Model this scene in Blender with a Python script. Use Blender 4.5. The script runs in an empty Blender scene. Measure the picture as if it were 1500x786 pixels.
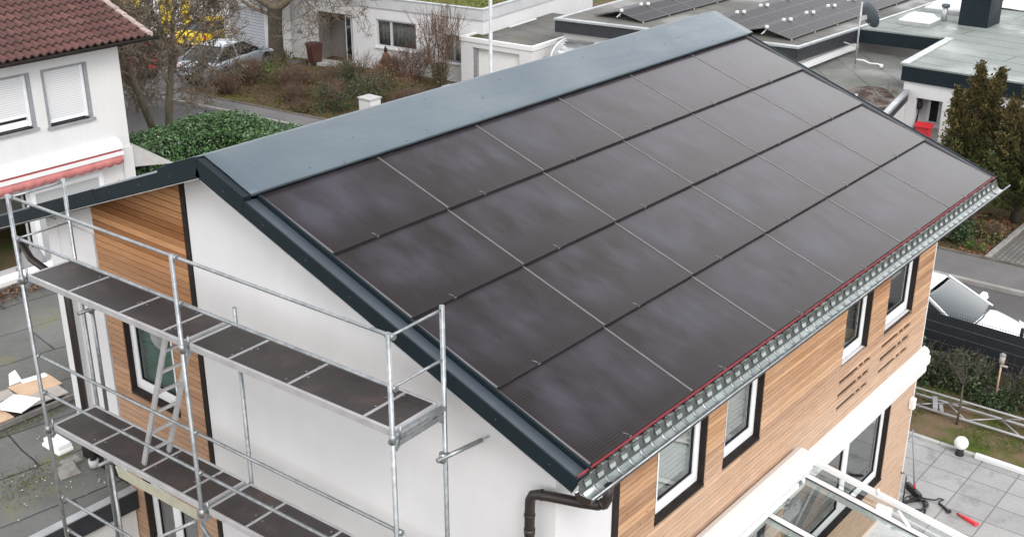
import bpy, bmesh, math, random
from mathutils import Vector, Matrix
from mathutils import noise as mnoise
R = math.radians
rnd = random.Random(7)
sc = bpy.context.scene
col = sc.collection

# ------------------------------------------------------------------ camera
cam = bpy.data.cameras.new('camera'); co = bpy.data.objects.new('camera', cam); col.objects.link(co)
cam.sensor_width = 36; cam.lens = 41.38; cam.clip_start = .1; cam.clip_end = 500
r_ = Vector((0.63397, -0.77335, 0.00104)); u_ = Vector((0.30021, 0.24734, 0.92125)); f_ = Vector((0.71271, 0.58374, -0.38898))
M = Matrix(((r_.x, u_.x, -f_.x, -7.3342), (r_.y, u_.y, -f_.y, -5.1325), (r_.z, u_.z, -f_.z, 11.3610), (0, 0, 0, 1)))
co.matrix_world = M
sc.camera = co

# ------------------------------------------------------------------ light
w = bpy.data.worlds.new('World'); sc.world = w; w.use_nodes = True
nt = w.node_tree; nt.nodes.clear()
sky = nt.nodes.new('ShaderNodeTexSky'); sky.sky_type = 'NISHITA'; sky.sun_disc = False
SUN_AZ = R(214); SUN_EL = R(42)      # azimuth clockwise from +Y
sky.sun_elevation = SUN_EL; sky.sun_rotation = SUN_AZ; sky.air_density = 1.0; sky.dust_density = 3.0; sky.ozone_density = 1.0
hs = nt.nodes.new('ShaderNodeHueSaturation'); hs.inputs['Saturation'].default_value = .22
bg = nt.nodes.new('ShaderNodeBackground'); bg.inputs['Strength'].default_value = .15
out = nt.nodes.new('ShaderNodeOutputWorld')
cl_ = nt.nodes.new('ShaderNodeMix'); cl_.data_type = 'RGBA'; cl_.inputs[0].default_value = .68; cl_.inputs[7].default_value = (7.3, 7.45, 7.75, 1)     # thin cloud veil over the sky, brightened low down for the panel reflections
gtc = nt.nodes.new('ShaderNodeTexCoord'); gsx = nt.nodes.new('ShaderNodeSeparateXYZ'); gmr = nt.nodes.new('ShaderNodeMapRange'); gmx = nt.nodes.new('ShaderNodeMix'); gmx.data_type = 'RGBA'
gmr.inputs[1].default_value = .30; gmr.inputs[2].default_value = .75; nt.links.new(gtc.outputs['Generated'], gsx.inputs[0]); nt.links.new(gsx.outputs[2], gmr.inputs[0]); nt.links.new(gmr.outputs[0], gmx.inputs[0])
gmx.inputs[6].default_value = (12.0, 11.9, 12.0, 1); gmx.inputs[7].default_value = (5.4, 5.45, 5.7, 1); 
gdt = nt.nodes.new('ShaderNodeVectorMath'); gdt.operation = 'DOT_PRODUCT'; gdt.inputs[1].default_value = (.89, .14, .43); nt.links.new(gtc.outputs['Generated'], gdt.inputs[0])
glb = nt.nodes.new('ShaderNodeMapRange'); glb.interpolation_type = 'SMOOTHSTEP'; glb.inputs[1].default_value = .925; glb.inputs[2].default_value = 1.0; glb.inputs[3].default_value = 1.0; glb.inputs[4].default_value = 2.3; nt.links.new(gdt.outputs['Value'], glb.inputs[0])  # added bright lobe in the sky, aimed where the far solar panels reflect
gvm = nt.nodes.new('ShaderNodeVectorMath'); gvm.operation = 'SCALE'; nt.links.new(gmx.outputs[2], gvm.inputs[0]); nt.links.new(glb.outputs[0], gvm.inputs['Scale']); nt.links.new(gvm.outputs[0], cl_.inputs[7])
nt.links.new(sky.outputs[0], hs.inputs['Color']); nt.links.new(hs.outputs[0], cl_.inputs[6]); nt.links.new(cl_.outputs[2], bg.inputs[0]); nt.links.new(bg.outputs[0], out.inputs[0])
sun = bpy.data.lights.new('sun', 'SUN'); sun.energy = 1.0; sun.angle = R(20); sun.color = (1, .97, .93)
so = bpy.data.objects.new('sun', sun); col.objects.link(so)
sd = Vector((math.sin(SUN_AZ) * math.cos(SUN_EL), math.cos(SUN_AZ) * math.cos(SUN_EL), math.sin(SUN_EL)))
so.rotation_euler = sd.to_track_quat('Z', 'Y').to_euler(); so.location = (0, -20, 30)
vs = sc.view_settings; vs.view_transform = 'Standard'; vs.look = 'None'; vs.gamma = 1; vs.exposure = 0.50; vs.use_curve_mapping = False

# ------------------------------------------------------------------ materials
class NB:
    def __init__(s, name):
        s.m = bpy.data.materials.new(name); s.m.use_nodes = True; s.t = s.m.node_tree
        s.b = s.t.nodes['Principled BSDF']
    def n(s, ty, **kw):
        nd = s.t.nodes.new(ty)
        for k, v in kw.items(): setattr(nd, k, v)
        return nd
    def l(s, a, b): s.t.links.new(a, b)
    def coord(s, space='obj', scale=(1, 1, 1)):
        mp = s.n('ShaderNodeMapping'); mp.inputs['Scale'].default_value = scale
        if space == 'pos':
            g = s.n('ShaderNodeNewGeometry'); s.l(g.outputs['Position'], mp.inputs[0])
        else:
            tc = s.n('ShaderNodeTexCoord'); oi = s.n('ShaderNodeObjectInfo')
            va = s.n('ShaderNodeVectorMath', operation='MULTIPLY_ADD'); va.inputs[1].default_value = (1, 1, 1)
            mu = s.n('ShaderNodeMath', operation='MULTIPLY'); mu.inputs[1].default_value = 37.0
            s.l(oi.outputs['Random'], mu.inputs[0]); s.l(tc.outputs['Object'], va.inputs[0]); s.l(mu.outputs[0], va.inputs[2])
            s.l(va.outputs[0], mp.inputs[0])
        return mp.outputs[0]
    def noise(s, co, scale, detail=4, rough=.55):
        nd = s.n('ShaderNodeTexNoise'); nd.inputs['Scale'].default_value = scale; nd.inputs['Detail'].default_value = detail
        nd.inputs['Roughness'].default_value = rough; s.l(co, nd.inputs['Vector']); return nd.outputs['Fac']
    def ramp(s, fac, stops):
        nd = s.n('ShaderNodeValToRGB'); e = nd.color_ramp.elements
        while len(e) < len(stops): e.new(.5)
        for i, (p, c) in enumerate(stops):
            e[i].position = p; e[i].color = (c, c, c, 1) if not hasattr(c, '__len__') else (*c, 1)
        s.l(fac, nd.inputs[0]); return nd.outputs[0]
    def mix(s, fac, a, b, mode='MIX'):
        nd = s.n('ShaderNodeMix'); nd.data_type = 'RGBA'; nd.blend_type = mode
        for sock, v in ((nd.inputs[0], fac), (nd.inputs[6], a), (nd.inputs[7], b)):
            if hasattr(v, 'is_linked'): s.l(v, sock)
            elif hasattr(v, '__len__'): sock.default_value = (*v, 1)
            else: sock.default_value = v
        return nd.outputs[2]
    def math(s, op, a, b=None):
        nd = s.n('ShaderNodeMath', operation=op)
        for sock, v in ((nd.inputs[0], a), (nd.inputs[1], b)):
            if v is None: continue
            if hasattr(v, 'is_linked'): s.l(v, sock)
            else: sock.default_value = v
        return nd.outputs[0]
    def bump(s, h, strength=.3, dist=.01):
        nd = s.n('ShaderNodeBump'); nd.inputs['Strength'].default_value = strength; nd.inputs['Distance'].default_value = dist
        s.l(h, nd.inputs['Height']); s.l(nd.outputs[0], s.b.inputs['Normal'])
    def set(s, base=None, rough=None, metal=None, **kw):
        for k, v in (('Base Color', base), ('Roughness', rough), ('Metallic', metal)):
            if v is None: continue
            if hasattr(v, 'is_linked'): s.l(v, s.b.inputs[k])
            elif k == 'Base Color': s.b.inputs[k].default_value = (*v, 1)
            else: s.b.inputs[k].default_value = v
        for k, v in kw.items(): s.b.inputs[k.replace('_', ' ')].default_value = v
        return s.m

def plain(name, c, rough=.5, metal=0, var=.12, scale=6, space='obj', bump=0, sc3=(1, 1, 1), **kw):
    m = NB(name); cd = m.coord(space, sc3); nz = m.noise(cd, scale, 5)
    c2 = tuple(x * (1 - var) for x in c); c3 = tuple(min(1, x * (1 + var)) for x in c)
    base = m.ramp(nz, ((.3, c2), (.7, c3)))
    rr = m.ramp(nz, ((.3, min(1, rough * 1.15)), (.7, rough * .88)))
    if bump: m.bump(m.noise(cd, scale * 8, 3), bump, .01)
    return m.set(base, rr, metal, **kw)

def two(name, ca, cb, scale, lo=.4, hi=.6, rough=.8, fine=20, finev=.25, space='pos', bump=0, metal=0):
    m = NB(name); cd = m.coord(space); nz = m.noise(cd, scale, 6, .6); nf = m.noise(cd, fine, 4, .7)
    base = m.ramp(nz, ((lo, ca), (hi, cb)))
    fv = m.ramp(nf, ((.25, 1 - finev), (.75, 1 + finev * .0 + .0)))
    base = m.mix(1.0, base, fv, 'MULTIPLY')
    if bump: m.bump(nf, bump, .02)
    return m.set(base, rough, metal)

def tone_mat(name, stops, rough=.7, sub=0.0, finev=.2, fine=30, spec=.3):
    m = NB(name); a = m.n('ShaderNodeAttribute', attribute_name='tone')
    base = m.ramp(a.outputs['Fac'], stops)
    return m.set(base, rough, 0, **{'Specular_IOR_Level': spec})

MT = {}
# white render
def render_white(name, c, streak=.025):
    m = NB(name); cd = m.coord('pos'); nz = m.noise(cd, .7, 6, .65); st = m.noise(m.coord('pos', (3, 3, .25)), 1.6, 4)
    b = m.mix(m.ramp(nz, ((.35, 0.0), (.7, 1.0))), tuple(x * .925 for x in c), c)
    b = m.mix(1.0, b, m.ramp(st, ((.3, 1 - streak), (.6, 1.0))), 'MULTIPLY')
    m.bump(m.noise(cd, 220, 2), .12, .004)
    return m.set(b, .85)
MT['white'] = render_white('white_render', (.70, .70, .71))
MT['white_old'] = render_white('white_old', (.68, .68, .68), .04)
MT['pvc'] = plain('white_pvc', (.82, .83, .85), .35, var=.03, scale=3)
MT['cassette'] = plain('white_powder_coat', (.76, .76, .76), .4, var=.02, scale=2)
MT['anth'] = plain('anthracite_sheet', (.009, .017, .022), .5, .0, var=.15, scale=2, Specular_IOR_Level=.22)
def ridge_mat():
    m = NB('blue_grey_sheet'); cd = m.coord('pos'); nz = m.noise(cd, .55, 4); dents = m.noise(m.coord('pos', (.5, 2.2, 1)), 1.3, 3)
    fine = m.noise(cd, 14, 5)
    b = m.ramp(nz, ((.3, (.092, .122, .148)), (.7, (.125, .158, .178))))
    b = m.mix(m.ramp(fine, ((.66, 0.0), (.78, .2))), b, (.25, .28, .3))
    m.bump(dents, .9, .05)
    return m.set(b, m.ramp(nz, ((.3, .58), (.7, .46))), .1)
MT['ridge'] = ridge_mat()
MT['blackrail'] = plain('dark_rail', (.03, .03, .032), .5, .4)
MT['alu'] = plain('aluminium', (.50, .50, .51), .45, .45, var=.15, scale=5)
MT['rail'] = plain('dark_aluminium_rail', (.15, .14, .145), .5, .4, var=.1)
MT['cap'] = plain('verge_cap_sheet', (.050, .064, .080), .6, .0, var=.12, scale=2)
MT['galv'] = NB('galvanised_steel')
def galv():
    m = MT['galv']; cd = m.coord('obj'); v = m.n('ShaderNodeTexVoronoi'); v.inputs['Scale'].default_value = 22; m.l(cd, v.inputs['Vector'])
    nz = m.noise(cd, 3, 4)
    b = m.mix(.5, m.ramp(v.outputs['Color'], ((.2, (.24, .26, .275)), (.8, (.42, .445, .46)))), m.ramp(nz, ((.3, (.22, .235, .245)), (.7, (.46, .48, .495)))))
    return m.set(b, m.ramp(nz, ((.3, .52), (.7, .36))), .8)
MT['galv'] = galv()
def zinc():
    m = NB('zinc_gutter'); cd = m.coord('pos'); nz = m.noise(cd, 5, 5)
    b = m.ramp(nz, ((.3, (.22, .25, .24)), (.55, (.36, .40, .39)), (.75, (.46, .55, .51))))
    return m.set(b, m.ramp(nz, ((.3, .22), (.7, .4))), .85)
MT['zinc'] = zinc()
MT['zinc_dark'] = plain('dull_zinc', (.17, .18, .175), .5, .5, var=.2)
MT['brownmetal'] = plain('brown_coated_metal', (.035, .028, .025), .4, .2, var=.2)
MT['darktrim'] = plain('dark_brown_trim', (.022, .017, .015), .7, var=.2, Specular_IOR_Level=.2)
MT['red'] = plain('red_membrane', (.20, .018, .026), .55, var=.25, scale=9)
MT['ply'] = None
def ply():
    m = NB('film_faced_plywood'); cd = m.coord('obj'); nz = m.noise(cd, 2.2, 6, .65); sp = m.noise(cd, 26, 3); gr = m.noise(m.coord('obj', (1, 14, 1)), 12, 3)
    b = m.ramp(nz, ((.3, (.020, .017, .017)), (.55, (.040, .032, .031)), (.75, (.090, .062, .050))))
    b = m.mix(m.ramp(gr, ((.45, 0.0), (.75, .5))), b, (.085, .076, .074))
    b = m.mix(m.ramp(sp, ((.72, 0.0), (.78, .6))), b, (.30, .28, .26))
    return m.set(b, .5, 0)
MT['ply'] = ply()
def panelmat():
    m = NB('brown_black_pv_glass'); tc = m.n('ShaderNodeTexCoord'); sx = m.n('ShaderNodeSeparateXYZ'); m.l(tc.outputs['Object'], sx.inputs[0])
    st = m.math('FRACT', m.math('MULTIPLY', sx.outputs[1], 1 / .0315))
    line = m.ramp(st, ((0.0, 1.0), (.16, 1.0), (.30, 0.0), (1.0, 0.0)))
    cv = m.math('FRACT', m.math('MULTIPLY', sx.outputs[0], 1 / .156)); cl = m.ramp(cv, ((0.0, 1.0), (.02, 1.0), (.04, 0.0), (1.0, 0.0)))
    cd = m.coord('obj'); nz = m.noise(cd, 1.5, 2, .4); n2 = m.noise(m.coord('obj', (1.0, .45, 1)), 2.9, 3, .55); n3 = m.noise(cd, 60, 2)
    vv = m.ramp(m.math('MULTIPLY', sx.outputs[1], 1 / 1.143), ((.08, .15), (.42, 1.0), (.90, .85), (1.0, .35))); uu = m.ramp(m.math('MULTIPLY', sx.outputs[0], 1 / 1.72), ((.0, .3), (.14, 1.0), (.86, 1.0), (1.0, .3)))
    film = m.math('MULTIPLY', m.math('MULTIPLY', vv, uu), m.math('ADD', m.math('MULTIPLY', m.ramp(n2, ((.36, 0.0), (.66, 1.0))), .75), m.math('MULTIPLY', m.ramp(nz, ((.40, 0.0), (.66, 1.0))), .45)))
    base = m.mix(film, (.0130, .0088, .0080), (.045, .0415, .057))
    base = m.mix(m.math('MULTIPLY', line, .40), base, (.050, .044, .045))
    base = m.mix(m.math('MULTIPLY', cl, .15), base, (.06, .055, .055))
    base = m.mix(m.ramp(n3, ((.70, 0.0), (.76, .30))), base, (.12, .115, .11))
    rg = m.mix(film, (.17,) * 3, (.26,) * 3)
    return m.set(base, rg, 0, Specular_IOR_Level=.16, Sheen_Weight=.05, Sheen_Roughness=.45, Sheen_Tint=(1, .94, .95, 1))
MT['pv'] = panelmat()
def wood(name, axis, dark, light, bleach, zlo, zhi):
    m = NB(name); a = m.n('ShaderNodeAttribute', attribute_name='tone')
    s3 = (1.2, 1, 22) if axis == 'x' else (1, 1.2, 22)
    gr = m.noise(m.coord('pos', s3), 3.0, 5, .6); kn = m.noise(m.coord('pos', (4, 4, 9) if axis == 'x' else (4, 4, 9)), 2.4, 2)
    b = m.ramp(a.outputs['Fac'], ((0.0, dark), (.5, tuple((x + y) / 2 for x, y in zip(dark, light))), (1.0, light)))
    g = m.n('ShaderNodeNewGeometry'); sx = m.n('ShaderNodeSeparateXYZ'); m.l(g.outputs['Position'], sx.inputs[0])
    zf = m.n('ShaderNodeMapRange'); m.l(sx.outputs[2], zf.inputs[0]); zf.inputs[1].default_value = zhi; zf.inputs[2].default_value = zlo
    wz = m.math('ADD', zf.outputs[0], m.math('MULTIPLY', m.math('SUBTRACT', m.noise(m.coord('pos', (.6, .6, 1.5)), 1.5, 4), .5), .7))
    b = m.mix(m.ramp(wz, ((.12, 0.0), (.85, .85))), b, bleach)
    b = m.mix(1.0, b, m.ramp(gr, ((.25, .70), (.6, 1.0))), 'MULTIPLY')
    b = m.mix(m.ramp(kn, ((.71, 0.0), (.76, .75))), b, (.12, .06, .035))
    return m.set(b, .75, 0, Specular_IOR_Level=.25)
MT['larch_front'] = wood('larch_cladding_front', 'x', (.28, .118, .042), (.65, .365, .18), (.60, .435, .325), 2.7, 5.5)
MT['larch_gable'] = wood('larch_cladding_gable', 'y', (.245, .10, .036), (.53, .275, .13), (.47, .31, .215), 2.4, 6.7)
MT['gap'] = plain('board_backing', (.05, .028, .016), .9)
def glass(name, tint, rough=.03, mixf=.75):
    m = NB(name); t = m.t
    tr = m.n('ShaderNodeBsdfTransparent'); tr.inputs[0].default_value = (*tint, 1)
    gl = m.n('ShaderNodeBsdfGlossy'); gl.inputs['Roughness'].default_value = rough; gl.inputs[0].default_value = (.95, .97, .98, 1)
    fr = m.n('ShaderNodeLayerWeight'); fr.inputs[0].default_value = .5
    ad = m.math('ADD', m.math('MULTIPLY', m.math('POWER', fr.outputs['Facing'], 3.2), .75), mixf)
    mx = m.n('ShaderNodeMixShader'); m.l(ad, mx.inputs[0]); m.l(tr.outputs[0], mx.inputs[1]); m.l(gl.outputs[0], mx.inputs[2])
    o = [x for x in t.nodes if x.type == 'OUTPUT_MATERIAL'][0]; m.l(mx.outputs[0], o.inputs[0])
    return m.m
MT['glass'] = glass('window_glass', (.86, .87, .86), .02, .10)
MT['glass_green'] = glass('greenish_window_glass', (.66, .80, .76), .02, .08)
MT['glass_roof'] = glass('canopy_glass', (.90, .93, .92), .02, .07)
MT['carglass'] = plain('car_glass', (.012, .016, .018), .06, 0, var=.05, Specular_IOR_Level=.8)
MT['carglass_light'] = plain('windscreen_glass', (.045, .06, .066), .06, 0, var=.08, Specular_IOR_Level=.8)
MT['dark'] = plain('dark_interior', (.012, .012, .013), .9)
MT['interior'] = plain('interior_plaster', (.35, .34, .33), .9)
MT['blind'] = plain('pale_blind_fabric', (.52, .54, .52), .8, var=.05)
MT['blind_grey'] = plain('grey_pleated_fabric', (.20, .19, .18), .85, var=.1)
MT['blind_green'] = plain('green_grey_fabric', (.19, .255, .24), .85, var=.08)
MT['curtain'] = plain('sheer_curtain', (.66, .68, .67), .8, var=.05)
MT['bitumen'] = None
def bitumen(name, ca, cb, moss=None, ang=0.0, sw=1.1, sl=5.0, off=0.0, wet=True):
    m = NB(name); cd0 = m.coord('pos'); rt = m.n('ShaderNodeMapping'); rt.inputs['Rotation'].default_value = (0, 0, ang); rt.inputs['Location'].default_value = (off, off * .37, 0); m.l(cd0, rt.inputs[0])
    cd = rt.outputs[0]
    nz = m.noise(cd, .5, 6, .6); nf = m.noise(cd, 16, 4, .7); wob = m.noise(cd, 1.2, 3)
    br = m.n('ShaderNodeTexBrick'); br.offset = .42; br.inputs['Scale'].default_value = 1; br.inputs['Mortar Size'].default_value = .018; br.inputs['Mortar Smooth'].default_value = .3
    br.inputs['Brick Width'].default_value = sl; br.inputs['Row Height'].default_value = sw
    br.inputs['Color1'].default_value = (1, 1, 1, 1); br.inputs['Color2'].default_value = (.86, .86, .86, 1); br.inputs['Mortar'].default_value = (.14, .14, .14, 1)
    wv = m.n('ShaderNodeVectorMath', operation='ADD'); wn = m.n('ShaderNodeCombineXYZ'); m.l(m.math('MULTIPLY', wob, .08), wn.inputs[0]); m.l(m.math('MULTIPLY', wob, .10), wn.inputs[1])
    m.l(cd, wv.inputs[0]); m.l(wn.outputs[0], wv.inputs[1]); m.l(wv.outputs[0], br.inputs['Vector'])
    b = m.ramp(nz, ((.3, ca), (.7, cb)))
    b = m.mix(1.0, b, br.outputs['Color'], 'MULTIPLY')
    b = m.mix(1.0, b, m.ramp(nf, ((.25, .8), (.7, 1.05))), 'MULTIPLY')
    if moss:
        mm = m.math('MULTIPLY', m.ramp(m.noise(cd, .9, 5), ((.58, 0.0), (.68, 1.0))), m.ramp(nf, ((.4, .3), (.6, 1.0))))
        b = m.mix(m.math('MULTIPLY', mm, .75), b, moss)
    m.bump(nf, .25, .01)
    rg = m.ramp(m.noise(cd, .35, 4), ((.45, .85), (.62, .42 if wet else .8)))
    return m.set(b, rg, 0)
MT['bit_near'] = bitumen('grey_bitumen_near', (.105, .108, .098), (.165, .168, .155), (.16, .15, .06), R(8), 1.15, 4.0)
MT['bit_pale'] = bitumen('pale_green_bitumen', (.22, .25, .235), (.30, .33, .31), None, R(-83), 1.0, 5.0, wet=True)
MT['bit_dark'] = bitumen('dark_bitumen', (.10, .10, .09), (.16, .155, .14), (.12, .12, .05), R(-80), 1.0, 4.0)
MT['bit_low'] = bitumen('low_roof_bitumen', (.11, .115, .10), (.18, .185, .165), None, R(-40), 1.1, 4.0)
MT['asphalt'] = two('asphalt', (.105, .10, .10), (.135, .13, .128), .6, .35, .65, .85, 45, .3, bump=.3)
MT['walkasph'] = two('pavement_asphalt', (.15, .145, .145), (.20, .195, .19), .8, .35, .65, .85, 45, .3, bump=.3)
MT['edging'] = plain('dark_edging_stone', (.13, .115, .095), .9, var=.35, scale=3, space='pos', bump=.2)
MT['kerb'] = plain('kerb_stone', (.30, .285, .27), .8, var=.2, scale=3, space='pos', bump=.2)
MT['conc'] = plain('concrete', (.45, .45, .44), .8, var=.15, scale=2, space='pos', bump=.2)
def slabs(name, ca, cb, bw, rh, ang, off=(0, 0), joint=.08):
    m = NB(name); cd0 = m.coord('pos'); rt = m.n('ShaderNodeMapping'); rt.inputs['Rotation'].default_value = (0, 0, ang); rt.inputs['Location'].default_value = (*off, 0); m.l(cd0, rt.inputs[0]); cd = rt.outputs[0]
    br = m.n('ShaderNodeTexBrick'); br.offset = 0 if bw > .5 else .5; br.inputs['Scale'].default_value = 1; br.inputs['Mortar Size'].default_value = .012 if bw > .5 else .010
    br.inputs['Mortar Smooth'].default_value = .2; br.inputs['Brick Width'].default_value = bw; br.inputs['Row Height'].default_value = rh
    br.inputs['Color1'].default_value = (1, 1, 1, 1); br.inputs['Color2'].default_value = (.88, .88, .88, 1); br.inputs['Mortar'].default_value = (joint * 2, joint * 2, joint * 1.9, 1); m.l(cd, br.inputs['Vector'])
    nz = m.noise(cd, .9, 6, .65); nf = m.noise(cd, 25, 4, .7)
    b = m.mix(1.0, m.ramp(nz, ((.3, ca), (.68, cb))), br.outputs['Color'], 'MULTIPLY')
    b = m.mix(1.0, b, m.ramp(nf, ((.25, .82), (.7, 1.03))), 'MULTIPLY')
    st = m.noise(cd, 2.1, 6, .7)
    b = m.mix(m.ramp(st, ((.54, 0.0), (.70, .6))), b, tuple(x * .45 for x in ca))
    return m.set(b, m.ramp(nz, ((.3, .5), (.7, .8))), 0)
MT['slab'] = slabs('terrace_slab', (.33, .33, .325), (.45, .45, .445), .55, .66, R(0), (-.21, .21), joint=.22)
MT['paver'] = slabs('paver', (.17, .16, .15), (.26, .25, .235), .22, .12, R(0))
def soil(name, soilc, soil2, grassc, glo, ghi, scale=.8):
    m = NB(name); cd = m.coord('pos'); nz = m.noise(cd, scale, 6, .65); nf = m.noise(cd, 22, 5, .75); n3 = m.noise(cd, 70, 3, .7)
    b = m.ramp(nf, ((.3, soilc), (.7, soil2)))
    g = m.mix(m.ramp(n3, ((.3, 0.0), (.7, 1.0))), tuple(x * .6 for x in grassc), grassc)
    b = m.mix(m.ramp(m.math('ADD', nz, m.math('MULTIPLY', m.math('SUBTRACT', nf, .5), .25)), ((glo, 0.0), (ghi, 1.0))), b, g)
    m.bump(n3, .6, .03)
    return m.set(b, .95, 0, Specular_IOR_Level=.1)
MT['soil'] = soil('soil_and_grass', (.09, .065, .04), (.20, .15, .095), (.10, .13, .035), .50, .62)
MT['lawn'] = soil('patchy_lawn', (.15, .105, .065), (.26, .19, .125), (.11, .155, .03), .47, .58, .7)
MT['litter'] = soil('leaf_litter', (.06, .045, .028), (.17, .125, .075), (.15, .15, .05), .46, .58, .9)
MT['sedum'] = soil('sedum_roof', (.16, .13, .05), (.26, .22, .07), (.17, .22, .035), .40, .56, 1.5)
MT['bark'] = plain('bark', (.065, .053, .042), .95, var=.4, scale=14, bump=.5, sc3=(1, 1, .3))
MT['bark2'] = plain('mossy_bark', (.085, .075, .052), .95, var=.4, scale=12, bump=.5, sc3=(1, 1, .3))
MT['twig'] = plain('twigs', (.15, .12, .088), .95, var=.3, scale=9)
MT['twig_red'] = plain('brown_twigs', (.13, .085, .06), .95, var=.3, scale=9)
MT['leaf_hedge'] = tone_mat('laurel_leaf', ((0, (.010, .030, .008)), (.45, (.040, .105, .026)), (.8, (.09, .19, .055)), (1, (.20, .30, .13))), .34, spec=.6)
MT['leaf_conifer'] = tone_mat('conifer_leaf', ((0, (.022, .024, .010)), (.4, (.065, .060, .020)), (.75, (.13, .090, .034)), (1, (.22, .19, .06))), .8)
MT['leaf_conifer_green'] = tone_mat('green_conifer_leaf', ((0, (.018, .026, .009)), (.4, (.05, .068, .020)), (.75, (.10, .115, .035)), (1, (.18, .19, .06))), .8)
MT['leaf_dark'] = tone_mat('dark_shrub_leaf', ((0, (.018, .035, .014)), (.5, (.045, .075, .03)), (1, (.10, .13, .055))), .6)
MT['leaf_fence'] = tone_mat('fence_shrub_leaf', ((0, (.02, .04, .015)), (.5, (.06, .095, .035)), (1, (.15, .19, .09))), .55, spec=.5)
MT['leaf_bright'] = tone_mat('bright_shrub_leaf', ((0, (.05, .11, .015)), (.5, (.10, .21, .03)), (1, (.18, .30, .05))), .6)
MT['leaf_brown'] = tone_mat('brown_shrub_leaf', ((0, (.055, .030, .018)), (.5, (.13, .07, .04)), (1, (.24, .14, .08))), .8)
MT['leaf_rust'] = tone_mat('rusty_hedge_leaf', ((0, (.08, .035, .02)), (.5, (.20, .085, .05)), (1, (.30, .16, .09))), .8)
MT['leaf_olive'] = tone_mat('olive_shrub_leaf', ((0, (.05, .05, .02)), (.5, (.12, .12, .045)), (1, (.22, .21, .09))), .8)
MT['leaf_grey'] = tone_mat('grey_green_leaf', ((0, (.045, .05, .03)), (.5, (.10, .11, .07)), (1, (.18, .19, .13))), .7)
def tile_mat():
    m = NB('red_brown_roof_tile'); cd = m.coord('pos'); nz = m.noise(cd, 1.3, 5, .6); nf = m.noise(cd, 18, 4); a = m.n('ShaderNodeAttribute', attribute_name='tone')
    b = m.ramp(a.outputs['Fac'], ((0, (.022, .011, .010)), (.06, (.085, .032, .027)), (.6, (.115, .043, .036)), (1, (.15, .065, .052))))  # darkest stop is the shadow colour painted on the tile lips
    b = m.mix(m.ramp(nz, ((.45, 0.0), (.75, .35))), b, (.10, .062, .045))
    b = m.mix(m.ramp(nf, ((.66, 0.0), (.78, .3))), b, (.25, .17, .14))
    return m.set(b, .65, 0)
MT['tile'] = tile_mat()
MT['tile_white'] = plain('weathered_verge_tile', (.38, .30, .27), .8, var=.35, scale=8)
def stripes(name, ca, cb, axis, pitch, duty=.2, rough=.5, metal=0):
    m = NB(name); cd = m.coord('pos'); sx = m.n('ShaderNodeSeparateXYZ'); m.l(cd, sx.inputs[0])
    st = m.math('FRACT', m.math('MULTIPLY', sx.outputs['xyz'.index(axis)], 1 / pitch))
    b = m.mix(m.ramp(st, ((0.0, 1.0), (duty * .6, 1.0), (duty, 0.0), (1.0, 0.0))), ca, cb)
    return m.set(b, rough, metal)
MT['shutter'] = stripes('roller_shutter', (.70, .71, .72), (.47, .48, .50), 'z', .055, .28)
MT['shutter_grey'] = stripes('grey_roller_shutter', (.47, .49, .49), (.34, .36, .37), 'z', .06, .3)
MT['gdoor'] = stripes('grey_garage_door', (.45, .48, .52), (.27, .29, .33), 'z', .13, .35)
MT['doorwhite'] = plain('white_garage_door', (.80, .80, .79), .5, var=.03)
MT['sill'] = plain('grey_stone_sill', (.27, .27, .28), .7, var=.2)
MT['greyframe'] = plain('grey_reveal', (.26, .27, .29), .6, var=.12)
MT['awn'] = plain('faded_red_fabric', (.52, .19, .18), .85, var=.12, scale=4)
MT['awn_dark'] = plain('red_fabric', (.45, .10, .10), .85, var=.1)
MT['sail'] = plain('grey_canvas', (.36, .35, .34), .85, var=.1, scale=3)
MT['clay'] = plain('terracotta', (.55, .22, .13), .8, var=.2, scale=12)
MT['concgrey'] = plain('grey_fascia', (.50, .51, .52), .7, var=.08, scale=2, space='pos')
MT['darkfascia'] = plain('dark_slate_fascia', (.022, .025, .030), .6, var=.25, scale=4, space='pos')
MT['door_grey'] = plain('taupe_door', (.24, .215, .20), .6, var=.1)
MT['binbrown'] = plain('brown_plastic', (.085, .032, .024), .55, var=.2)
MT['binblack'] = plain('black_plastic', (.022, .022, .024), .5, var=.25)
MT['rust'] = plain('rusty_metal', (.14, .06, .035), .85, var=.4, scale=14)
MT['cardboard'] = plain('tan_board', (.58, .40, .27), .8, var=.1, scale=4)
MT['cardboard_d'] = plain('greyed_board', (.40, .36, .33), .8, var=.12, scale=4)
MT['foam'] = plain('white_foam', (.86, .87, .86), .8, var=.03)
MT['rackwood'] = plain('grey_timber', (.16, .15, .14), .85, var=.25)
MT['stone'] = plain('pale_chip', (.42, .39, .35), .9, var=.3)
MT['rubble'] = plain('grey_rubble', (.22, .21, .20), .9, var=.3)
MT['fence'] = plain('black_fence_strip', (.014, .018, .022), .55, var=.2)
MT['fencewire'] = plain('anthracite_wire', (.03, .035, .04), .5, .4)
MT['carwhite'] = plain('white_car_paint', (.82, .83, .84), .22, 0, var=.01, Coat_Weight=.6)
MT['carsilver'] = plain('silver_car_paint', (.46, .50, .56), .25, .55, var=.02, Coat_Weight=.6)
MT['carred'] = plain('red_car_paint', (.38, .02, .025), .25, 0, var=.02, Coat_Weight=.6)
MT['yellow'] = plain('yellow_paint', (.75, .53, .02), .4, 0, var=.06)
MT['tyre'] = plain('tyre_rubber', (.02, .02, .02), .8)
MT['rim'] = plain('alloy_rim', (.38, .39, .41), .35, .7)
MT['taillight'] = plain('tail_light', (.50, .02, .02), .2, 0, var=.05)
MT['headlight'] = plain('head_light', (.65, .68, .7), .1, 0, var=.05)
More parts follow.
